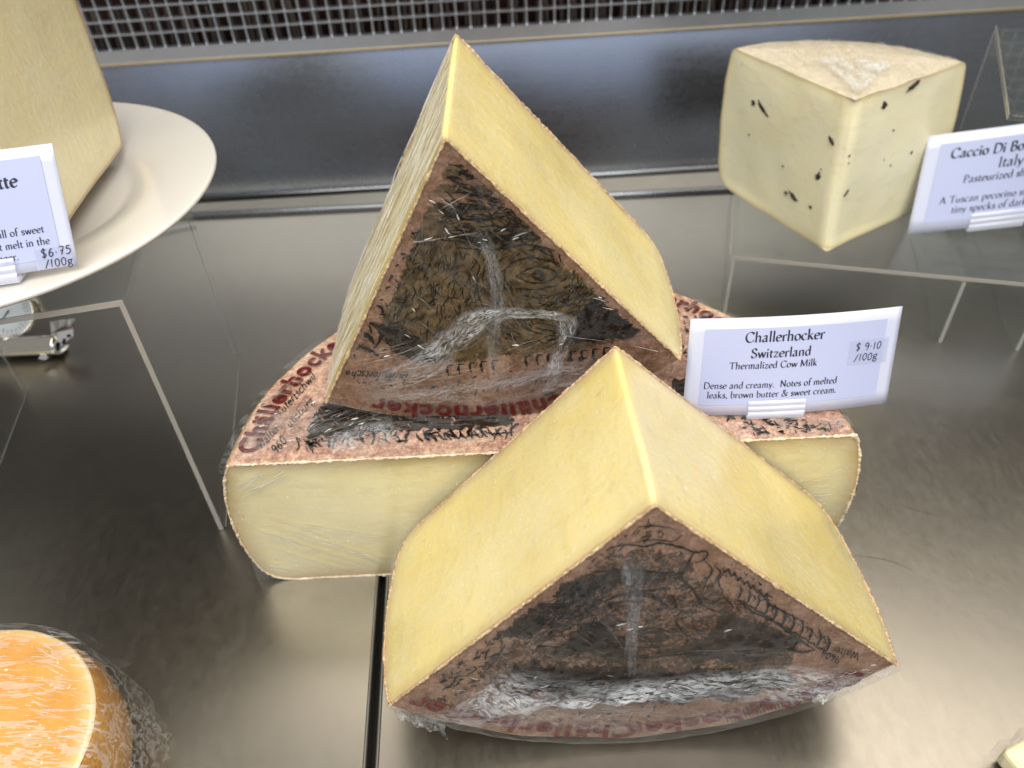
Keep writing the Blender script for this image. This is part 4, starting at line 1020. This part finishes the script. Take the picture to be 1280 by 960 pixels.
def top_film(root, fr, a0, a1, R, dome, mat):
    d0, d1 = Vector((math.cos(a0), math.sin(a0))), Vector((math.cos(a1), math.sin(a1)))
    ol = [d0*(R*(1-i/50)) for i in range(50)] + [d1*(R*i/50) for i in range(50)] + [Vector((math.cos(a1+(a0-a1)*i/90), math.sin(a1+(a0-a1)*i/90)))*R for i in range(90)]
    cx = sum(p.x for p in ol)/len(ol); cy = sum(p.y for p in ol)/len(ol); n = len(ol)
    def fn(i, j):
        p = ol[int(round(i*n)) % n]; g = 1.012 - j*1.01; x, y = cx+(p.x-cx)*g, cy+(p.y-cy)*g
        a = math.atan2(y+.01, x); rr = math.hypot(x, y+.01)
        pk = abs(mnoise.noise(Vector((a*9, rr*12, 4))))*.0022 + abs(mnoise.noise(Vector((a*40, rr*30, 1))))*.0007
        drop = .003*max(0, (g-.96)/.05)
        return fr['O'] + fr['S']*x + fr['U']*y - fr['N']*(dome*(1-min(1,g)**2) + .0009 + pk*min(1, (1.02-g)*9) - drop)
    v, f = grid_vf(n, 46, fn, True); return mobj('wrap', v, f, mat, root)
o = top_film(tr, IA, ia0, ia1, .109, .004, film_top); lean(o)
film_patch(tr, IA, [(1008, 72), (1030, 84), (1052, 100), (1070, 118)], [(1060, 66), (1068, 82), (1072, 100), (1078, 118)], film_wisp, seed=31, amp=.002, n=60, m_=20, off=.0055, st_=.95)
film_patch(tr, IA, [(1076, 118), (1090, 104), (1108, 90), (1128, 78)], [(1070, 116), (1070, 98), (1066, 82), (1075, 68)], film_wisp, seed=37, amp=.002, n=60, m_=20, off=.0055, st_=.95)
def speck_on(root, fr, a_, px, py, ln, wd, rot):
    d = fr['S']*math.cos(a_) + fr['U']*math.sin(a_); nrm = d.cross(fr['N']).normalized()
    if nrm.dot(CAM - fr['O']) < 0: nrm = -nrm
    nl = nrm.copy(); O = Vector((ap.x, ap.y, SHZ)) ; top_ = fr['O']
    ax = (top_ - O).normalized(); nn = d.cross(ax).normalized(); nn = nn if nn.dot(CAM - O) > 0 else -nn
    c = onplane(px, py, O + nn*.0004, nn)
    e1 = (RT - nn*RT.dot(nn)).normalized(); e2 = nn.cross(e1).normalized()
    if e2.dot(UP) < 0: e2 = -e2
    v = []; f = []; n = 14
    for ring, (rs, hh) in enumerate(((1.0, -.0006), (.8, .0003), (.35, .0005))):
        for k in range(n):
            a = 2*PI*k/n; rr = 1 + .9*nz((math.cos(a)*2.2, math.sin(a)*2.2, px*.37), 1, py*.1)
            x, y = math.cos(a)*ln*rs*rr, math.sin(a)*wd*rs*rr
            v.append(c + e1*(x*math.cos(rot)-y*math.sin(rot)) + e2*(x*math.sin(rot)+y*math.cos(rot)) + nn*hh)
    for r_ in range(2):
        for k in range(n): f.append((r_*n+k, r_*n+(k+1)%n, (r_+1)*n+(k+1)%n, (r_+1)*n+k))
    f.append(tuple(range(2*n, 3*n)))
    return mobj('truffle_speck', v, f, truf_m, root)
for px, py, ln, wd, rot in [(953, 135, .0095, .0019, -.45), (942, 129, .0032, .0026, 0), (1039, 176, .0036, .0013, -.5), (1022, 221, .0022, .0031, 0), (991, 246, .0048, .0019, -.35), (982, 241, .0016, .0011, 0), (1013, 259, .0018, .0014, 0)]:
    speck_on(tr, IA, ia0, px, py, ln, wd, rot)
for px, py, ln, wd, rot in [(1106, 132, .0034, .0024, .3), (1143, 107, .0060, .0016, .5), (1117, 163, .0008, .0007, 0), (1113, 207, .0010, .0008, 0), (1139, 191, .0016, .0011, .3), (1058, 242, .0026, .0007, 1.0)]:
    speck_on(tr, IA, ia1, px, py, ln, wd, rot)

rs = random.Random(11)
for (x0, x1, y0, y1, aa, nn_) in ((915, 1028, 120, 270, ia0, 4), (1060, 1130, 130, 270, ia1, 4)):
    for _ in range(nn_):
        q_ = rs.uniform(.0003, .0007); speck_on(tr, IA, aa, rs.uniform(x0, x1), rs.uniform(y0, y1) if aa == ia1 else rs.uniform(y0, 215), q_*rs.uniform(1, 2), q_, rs.uniform(-1, 1))

# ================================================================== LEFT RISER + PLATE + CHEESE
rx = Vector((.153, .030, 0)).normalized(); ry = Vector((-.0286, .168, 0)).normalized()
RZ = .1705
r0 = Vector((-.330, .278, 0))
riser = empty('acrylic_riser', r0, 'tall clear acrylic riser on the left holding up the white plate', 'display riser')
W_, D_ = .1560, .1705
v, f = box_vf(0, W_, 0, D_, RZ-.0045, RZ, rx, ry, Z, r0); bevel(mobj('riser_top', v, f, acr, riser, smooth=False), .0008)
v, f = box_vf(.001, W_-.001, -.0006, -.0001, RZ-.0038, RZ-.0008, rx, ry, Z, r0); mobj('front_edge', v, f, acr_edge, riser, smooth=False)
for xx in (0.0, W_-.0045):
    v, f = box_vf(xx, xx+.0045, 0, D_, .0003, RZ-.0047, rx, ry, Z, r0); g = bevel(mobj('leg_panel', v, f, acr, riser, smooth=False))
    v, f = box_vf(xx+.0012, xx+.0036, -.0006, -.0001, .0005, RZ-.0040, rx, ry, Z, r0); mobj('leg_edge', v, f, acr_edge, g, smooth=False)
    for yy in (D_,):
        v, f = box_vf(xx+.0003, xx+.0012, yy, yy+.0003, .0005, RZ-.0050, rx, ry, Z, r0); mobj('leg_edge', v, f, acr_line, g, smooth=False)
    v, f = box_vf(xx+.0046, xx+.0050, .001, D_-.001, .0003, .0012, rx, ry, Z, r0); mobj('foot_edge', v, f, acr_line, g, smooth=False)
PC = Vector((-.270, .388, RZ+.0003)); PR = .1175
def lathe(c, prof, n=96):
    v = []; f = []
    for (r, z) in prof:
        for k in range(n): v.append(c + Vector((r*math.cos(2*PI*k/n), r*math.sin(2*PI*k/n), z)))
    for j in range(len(prof)-1):
        for k in range(n): f.append((j*n+k, j*n+(k+1)%n, (j+1)*n+(k+1)%n, (j+1)*n+k))
    return v, f
pr = [(.0005, 0), (.045, 0), (.050, .0), (.052, .0012), (.075, .0050), (.090, .0095), (.112, .0120), (.1165, .0135), (PR, .0150), (.1168, .0162), (.1150, .0162), (.092, .0135), (.0770, .0110), (.0715, .0065), (.066, .0048), (.02, .0045), (.0005, .0045)]
v, f = lathe(PC, pr)
pl = mobj('plate', v, f, plate_m, base=PC); tag(pl, 'round white rimmed plate standing on the left acrylic riser', 'plate')
P1 = Vector((-.2135, .4490, PC.z+.0075)); P3 = Vector((-.2145, .328, PC.z+.0075))
RA = sector_frame(Vector((P3.x, P3.y, PC.z+.0145+.135)), S=Vector((1,0,0)), N=Vector((0,0,-1)), U=Vector((0,1,0)))
rc = empty('cheese_block', (P3.x-.05, P3.y+.08, PC.z+.0145), 'tall buff cheese block with thin tan rind on the white plate', 'cheese')
sector(rc, RA, math.radians(90.5), math.radians(165), .114, .12, .135, (yel_rac, rind_tan, rind_tan), b=.006, e0=.006, e1=.006, seed=31)
d, nrm = cutframe(RA, math.radians(90.5), .15)
side_film(rc, RA, math.radians(90.5), .113, .135, film_tight, seed=2, amp=.0006)

# upper right riser
t1 = onz(1246, 30, .175); t2 = onz(1263, 143, .175)
ud = (t1-t2); ul = ud.length; ud.normalize(); ux = Vector((ud.y, -ud.x, 0))
u0 = Vector((t2.x, t2.y, 0))
ur = empty('acrylic_riser', u0, 'clear acrylic riser with rounded corners at the upper right edge, behind the truffle cheese card', 'display riser')
v, f = box_vf(0, .16, 0, ul, .1705, .175, ux, ud, Z, u0); bevel(mobj('riser_top', v, f, acr, ur, smooth=False), .002, 3)
v, f = box_vf(-.0006, -.0001, .002, ul-.002, .1709, .1746, ux, ud, Z, u0); mobj('side_edge', v, f, acr_edge, ur, smooth=False)
for y_ in (ul-.0045,):
    v, f = box_vf(0, .16, y_, y_+.0045, .0003, .1703, ux, ud, Z, u0); g = bevel(mobj('leg_panel', v, f, acr, ur, smooth=False))
    v, f = box_vf(-.0005, -.0001, y_+.001, y_+.0035, .0005, .1700, ux, ud, Z, u0); mobj('leg_edge', v, f, acr_line, g, smooth=False)

# ================================================================== cards
def card(root_label, hold_label, tl, tr_, bl, base_pt, tiltdeg, yaw, texts, sticker, clip, bow, size=None, hide_left=0, margin=.07, label_text=''):
    """card plane through base_pt, leaning back by tiltdeg; px corners give its size"""
    n = Vector((math.sin(yaw), -math.cos(yaw), 0)); n = (n*math.cos(math.radians(tiltdeg)) + Z*math.sin(math.radians(tiltdeg))).normalized()
    A = onplane(*tl, base_pt, n); B = onplane(*tr_, base_pt, n); D = onplane(*bl, base_pt, n)
    X = (B-A); W = X.length; X.normalize(); Yd = (D-A); Hh = Yd.length; Yd.normalize()
    root = empty('price_card', (A+B)/2 + Yd*Hh, root_label, 'price card', None)
    def S(x, y, lift=0):    # x,y in 0..1 from top-left
        b_ = bow * (1 - (2*x-1)**2)
        return A + X*(x*W) + Yd*(y*Hh) - n*(bow) + n*(b_ + lift)
    v, f = grid_vf(40, 8, lambda i, j: S(i, j, 0))
    v2, f2 = grid_vf(40, 8, lambda i, j: S(i, j, -.0005))
    mb = MB().add(v, f).add(v2, f2)
    nu = 40; off2 = 320
    for i in range(39): mb.f += [(i, i+1, off2+i+1, off2+i), (280+i, 280+i+1, off2+280+i+1, off2+280+i)]
    for j in range(7): mb.f += [(j*40, (j+1)*40, off2+(j+1)*40, off2+j*40), (j*40+39, (j+1)*40+39, off2+(j+1)*40+39, off2+j*40+39)]
    mobj('card', mb.v, mb.f, card_m, root)
    mx, my = margin, margin*W/Hh*.75
    v, f = grid_vf(30, 4, lambda i, j: S(mx + i*(1-2*mx), my + j*(1-2*my), .00025)); mobj('printed_paper', v, f, paper_m, root)
    t = MB(); pen = MB()
    for (s_, x, y, h, anc, wgt, st_) in texts:
        q = MB(); write(q, s_, 0, 0, h*Hh, 'serif' if st_ == 's' else 'pen', anc, wgt, .15 if st_ == 's' else .5, 0 if st_ == 's' else .08, 0 if st_ == 's' else .25)
        vv = [S(x + p.x/W, y - p.y/Hh, .00045 if st_ == 's' else .0007) for p in q.v]
        (t if st_ == 's' else pen).add(vv, q.f)
    mobj('printed_text', t.v, t.f, ink_text, root, smooth=False, recalc=False)
    if sticker:
        x0, y0, x1, y1 = sticker
        v, f = grid_vf(8, 4, lambda i, j: S(x0+(x1-x0)*i, y0+(y1-y0)*j + (x1-x0)*0, .0005)); mobj('price_sticker', v, f, stick_m, root)
        mobj('handwritten_price', pen.v, pen.f, ink_pen, root, smooth=False, recalc=False)
    # holder: clear folded clip with ribs gripping the card's foot
    cx0, cy0, cx1, cy1 = clip
    h0 = S((cx0+cx1)/2, cy1, 0)
    hold = empty('card_holder', h0, hold_label, 'card holder', None)
    xs = [cx0, cx1]
    ang_ = [(cx0), (cx1)]
    mb = MB()
    prof_ = []
    nr = 24
    for k in range(nr+1):
        yy = cy0 + (cy1-cy0)*k/nr; bmpv = .0016 + .0007*abs(math.sin(k/nr*PI*3.0)); prof_.append((yy, bmpv))
    v = []; f = []
    for k, (yy, l_) in enumerate(prof_):
        for i in range(7): v.append(S(cx0 + (cx1-cx0)*i/6, yy, l_))
        if k:
            for i in range(6): a = (k-1)*7+i; f.append((a, a+1, a+8, a+7))
    mb.add(v, f)
    mobj('front_jaw', mb.v, mb.f, clipm, hold)
    v = []; f = []
    for k in range(2):
        for i in range(7): v.append(S(cx0 + (cx1-cx0)*i/6, (cy0 if k == 0 else cy1), -.0018))
    f = [(i, i+1, i+8, i+7) for i in range(6)]
    mobj('rear_jaw', v, f, clipm, hold)
    a = S(cx0, cy1, .0016); b_ = S(cx1, cy1, .0016); c_ = S(cx1, cy1, -.010); d_ = S(cx0, cy1, -.010)
    dz = Vector((0, 0, -.0012)); back = Vector((0, .016, 0))
    v, f = [a, b_, b_+back, a+back, a+dz, b_+dz, b_+back+dz, a+back+dz], [(0,1,2,3), (4,5,6,7), (0,1,5,4), (1,2,6,5), (2,3,7,6), (3,0,4,7)]
    mobj('foot', v, f, clipm, hold, smooth=False)
    return root
card('white card reading Challerhocker, Switzerland, standing on the half wheel of cheese', 'clear ribbed clip gripping the Challerhocker card on the half wheel',
     (867, 402), (1136, 386), (856, 524), onz(980, 519, .0975), 24, .0,
     [('Challerhocker', .44, .245, .100, 'c', 1.15, 's'), ('Switzerland', .43, .405, .092, 'c', 1.15, 's'), ('Thermalized Cow Milk', .40, .515, .068, 'c', 1.1, 's'),
      ('Dense and creamy.  Notes of melted', .085, .715, .066, 'l', 1.05, 's'), ('leaks, brown butter & sweet cream.', .105, .815, .066, 'l', 1.05, 's'),
      ('$ 9·10', .785, .40, .080, 'l', 1.0, 'p'), ('/100g', .785, .505, .080, 'l', 1.0, 'p')], (.755, .29, .955, .545), (.30, .845, .57, 1.02), .006)
card('white card reading Caccio Di Bosco, Italy, on the acrylic shelf at the right edge', 'clear ribbed clip gripping the Caccio Di Bosco card on the acrylic shelf',
     (1165, 170), (1420, 136), (1138, 294), onz(1250, 292, SHZ+.001), 24, -.12,
     [('Caccio Di Bosco Tartufo', .13, .255, .095, 'l', 1.4, 's'), ('Italy', .44, .400, .100, 'c', 1.1, 's'), ('Pasteurized sheep milk', .22, .520, .075, 'l', 1.1, 's'),
      ('A Tuscan pecorino style cheese with', .125, .715, .070, 'l', 1.0, 's'), ('tiny specks of dark truffle.', .195, .820, .070, 'l', 1.0, 's')], None, (.30, .85, .58, 1.02), .006)
card('white card ending in tte priced $6.75, leaning on the plate at the left edge', 'clear clip gripping the card on the rim of the white plate',
     (-190, 212), (61, 179), (-145, 366), PC + Vector((.02, -.092, .0165)), 24, .10,
     [('Raclette', .80, .30, .105, 'r', 1.4, 's'), ('Small and mild, full of sweet', .875, .69, .060, 'r', 1.0, 's'), ('creamy notes that melt in the', .89, .79, .060, 'r', 1.0, 's'), ('summer or ginger.', .72, .885, .060, 'r', 1.0, 's'),
      ('$6·75', .83, .895, .078, 'l', 1.1, 'p'), ('/100g', .84, .985, .072, 'l', 1.1, 'p')], (.80, .82, .985, .995), (.46, .86, .70, 1.05), .003)

# ================================================================== thermometer on its bent metal stand
th = empty('thermometer', (-.372, .483, 0), 'dial thermometer on a shiny bent chrome stand under the left riser', 'thermometer')
def curved_body(i, j):
    a = .15 + 2.3*j      # folded sheet section
    y = .4985 - .0245*math.sin(a*.98) ; z = .0012 + .021*(1-math.cos(a))*.55
    return Vector((-.425 + i*(.083 + .004*j), y, z))
v, f = grid_vf(24, 26, curved_body); o = mobj('stand', v, f, chrome_m, th); sm = o.modifiers.new('s', 'SOLIDIFY'); sm.thickness = .001
n_ = Vector((.45, -.88, .12)).normalized(); P0 = onz(50, 457, .001)
q = [onplane(x, y, P0, n_) for x, y in ((48, 449), (57, 450), (92, 419), (91, 411), (64, 417), (62, 430), (50, 444))]
v = q + [p - n_*.0012 for p in q]; k = len(q)
f = [tuple(range(k)), tuple(range(2*k-1, k-1, -1))] + [(i, (i+1)%k, k+(i+1)%k, k+i) for i in range(k)]
side = mobj('end_plate', v, f, chrome_m, th, smooth=False)
for (x, y, w_, h_) in ((62, 440, 3.4, 6), (72, 433, 3.4, 5.2), (80, 427, 2.4, 3.6), (86, 420, 2.6, 1.8)):
    P = []
    for s_k in range(14):
        a = 2*PI*s_k/14; px_, py_ = x + w_*math.copysign(abs(math.cos(a))**.6, math.cos(a)) - .25*h_*math.sin(a), y + h_*math.copysign(abs(math.sin(a))**.6, math.sin(a))
        P.append(onplane(px_, py_, P0 + n_*.0003, n_))
    mobj('slot', P, [tuple(range(14))], gasket_m, side, smooth=False)
qt = [onplane(x, y, P0, n_) for x, y in ((64, 417), (91, 411))]
mobj('top_flange', [qt[0], qt[1], qt[1]+Vector((-.002,.012,.001)), qt[0]+Vector((-.006,.014,.001))], [(0,1,2,3)], chrome_m, th, smooth=False)
dc = onz(8, 392, .034); dn = (CAM + Vector((-.1, 0, .1)) - dc).normalized()
dx = dn.cross(Z).normalized(); dy = dx.cross(dn)
def ring(r, h, n=48): return [dc + dx*(r*math.cos(2*PI*k/n)) + dy*(r*math.sin(2*PI*k/n)) + dn*h for k in range(n)]
prof_ = [(.0005, -.012), (.016, -.012), (.0185, -.008), (.0190, .001), (.0182, .0022), (.0168, .0018), (.0162, 0)]
v = []; f = []
for r_, h_ in prof_: v += ring(r_, h_)
for j in range(len(prof_)-1):
    for k in range(48): f.append((j*48+k, j*48+(k+1)%48, (j+1)*48+(k+1)%48, (j+1)*48+k))
mobj('bezel', v, f, chrome_m, th)
mobj('dial', ring(.0163, .0001), [tuple(range(48))], dial_m, th, smooth=False)
mb = MB()
for k in range(30):
    a = 2*PI*k/30; e = dx*math.cos(a) + dy*math.sin(a); s_ = dx*-math.sin(a) + dy*math.cos(a)
    r1, r2 = .0125 if k % 5 else .0112, .0145
    mb.add([dc+e*r1+s_*.0002+dn*.0005, dc+e*r1-s_*.0002+dn*.0005, dc+e*r2-s_*.0002+dn*.0005, dc+e*r2+s_*.0002+dn*.0005], [(0,1,2,3)])
e = dx*.8 - dy*.6; s_ = dx*.6 + dy*.8
mb.add([dc-e*.003+s_*.0006+dn*.0007, dc-e*.003-s_*.0006+dn*.0007, dc+e*.012+dn*.0007], [(0,1,2)])
mobj('dial_marks', mb.v, mb.f, ink_text, th, smooth=False)
v, f = tube_vf([dc - dn*.010, dc - dn*.012 - Vector((0,0,.008)), Vector((dc.x, dc.y+.004, .012))], .004, 10); mobj('neck', v, f, chrome_m, th)
v, f = box_vf(-.0145, .0145, 0, .004, -.010, .012, Vector((1,0,0)), Vector((0,1,0)), Z, Vector((dc.x+.006, dc.y+.010, dc.z))); bevel(mobj('support', v, f, chrome_m, th, smooth=False), .001)

# ================================================================== orange cheese, bottom left
oc = Vector((-.2450, .1545, 0))
og = empty('orange_cheese', oc, 'small round orange cheese tightly wrapped in shiny cling film', 'cheese')
OR, OH = .0595, .050
vs = []; fs = []; rd = []
nr, na = 50, 110
for j in range(nr):
    r = OR*(j/(nr-1)); 
    for k in range(na):
        a = 2*PI*k/na; p = oc + Vector((r*math.cos(a), r*math.sin(a), OH + .0035*(1-(r/OR)**2) + .0008*mnoise.noise(Vector((r*math.cos(a)*60, r*math.sin(a)*60, 0)))))
        if j == nr-1: p.z -= .0012
        vs.append(p); rd.append(OR-r)
    if j:
        for k in range(na): fs.append(((j-1)*na+k, (j-1)*na+(k+1)%na, j*na+(k+1)%na, j*na+k))
mobj('paste', vs, fs, orange, og, attr={'rd': rd})
v, f = lathe(oc, [(OR, OH-.0012), (OR+.002, OH-.006), (OR+.0045, OH*.6), (OR+.004, OH*.3), (OR, .004), (OR-.004, .0006), (.001, .0006)], 110); mobj('rind', v, f, rind_orange, og)
ofilm = film('orange_wrap_film', .0, .25, 80, (.16, 1, 1), (0, 0, .45), rough=.05, bd=.0022, lo=.72, hi=1.0)
def of(i, j):
    a = 2*PI*i
    if j < .6: r = OR*(j/.6)*1.005; z = OH + .0045*(1-(r/OR)**2) + .0008
    else:
        k = (j-.6)/.4; z = OH*(1-k) + .001; r = OR + .003 + .004*math.sin(k*PI*.6) + .010*k*max(0, math.sin(a*1.0+1.9))
    rad = Vector((math.cos(a), math.sin(a), 0)); p = oc + rad*r + Z*z
    wv = abs(mnoise.noise(Vector((math.cos(a)*5, math.sin(a)*5, j*3))))*(.004*max(0, j-.55)*2.5) + abs(mnoise.noise(Vector((math.cos(a)*22, math.sin(a)*22, j*2))))*(.006*max(0, j-.5)) 
    q = p + rad*wv + Z*(abs(mnoise.noise(Vector((p.x*55, p.y*120, 0))))*.0016 if j < .6 else 0)
    return q
v, f = grid_vf(220, 90, of, True); mobj('wrap', v, f, ofilm, og)
ear(og, [(oc + Vector((math.cos(a), math.sin(a), 0))*(OR+.001) + Z*(OH-.002), oc + Vector((math.cos(a), math.sin(a), 0))*(OR+.0125+.003*math.sin(a*17)) + Z*(OH*.45+.006*math.sin(a*11))) for a in [(-.9 + k*.07) for k in range(32)]], film_m, 14)

OT = sector_frame(Vector((oc.x, oc.y, OH+.0035)), S=Vector((1,0,0)), N=Vector((0,0,-1)), U=Vector((0,1,0)))
LN = []
for _ in range(95):
    x = R_(30, 118); y = R_(797, 955)
    if (x-0)**2/122**2 + (y-905)**2/122**2 > .88: continue
    a = .45 + (y-800)/160*(-.5) + random.gauss(0, .1); l = R_(8, 34)
    LN.append((x, y, x+l*math.cos(a), y+l*math.sin(a), R_(.3, .9)))
LN = [l_ for l_ in LN if ((l_[2])**2 + (l_[3]-905)**2) < 116**2]
creases(og, OT, LN, off=.0028, mat=crease_highlight_m)  # pale streaks painted as highlights on the orange cheese's wrap

# ================================================================== wrapped cheese at the bottom right corner
bc = Vector((.2430, .143, 0))
bgc = empty('wrapped_cheese_piece', bc, 'corner of a small film-wrapped yellow cheese at the bottom right edge', 'cheese')
XX = Vector((.93, .36, 0)); YY = Vector((-.36, .93, 0))
v, f = box_vf(-.0275, .03, -.03, .0195, .001, .0135, XX, YY, Z, bc); o = bevel(mobj('paste', v, f, yel_rac, bgc, smooth=False, attr={'rd': [.02]*8}), .003, 3)
def bf(i, j):
    a = 2*PI*i; e = .030 + .006*abs(mnoise.noise(Vector((math.cos(a)*6, math.sin(a)*6, 0))))
    sq = 1/max(abs(math.cos(a)), abs(math.sin(a)), .3)*.86
    r = e*sq*(min(1, j*1.35)); z = .0135*(1 - max(0, j-.7)/.3) + .0012
    return bc + XX*(r*math.cos(a)+.001) + YY*(r*math.sin(a)-.006) + Z*(z + .0025*abs(mnoise.noise(Vector((r*150*math.cos(a), r*150*math.sin(a), j)))))
v, f = grid_vf(90, 30, bf, True); mobj('wrap', v, f, film_m, bgc)
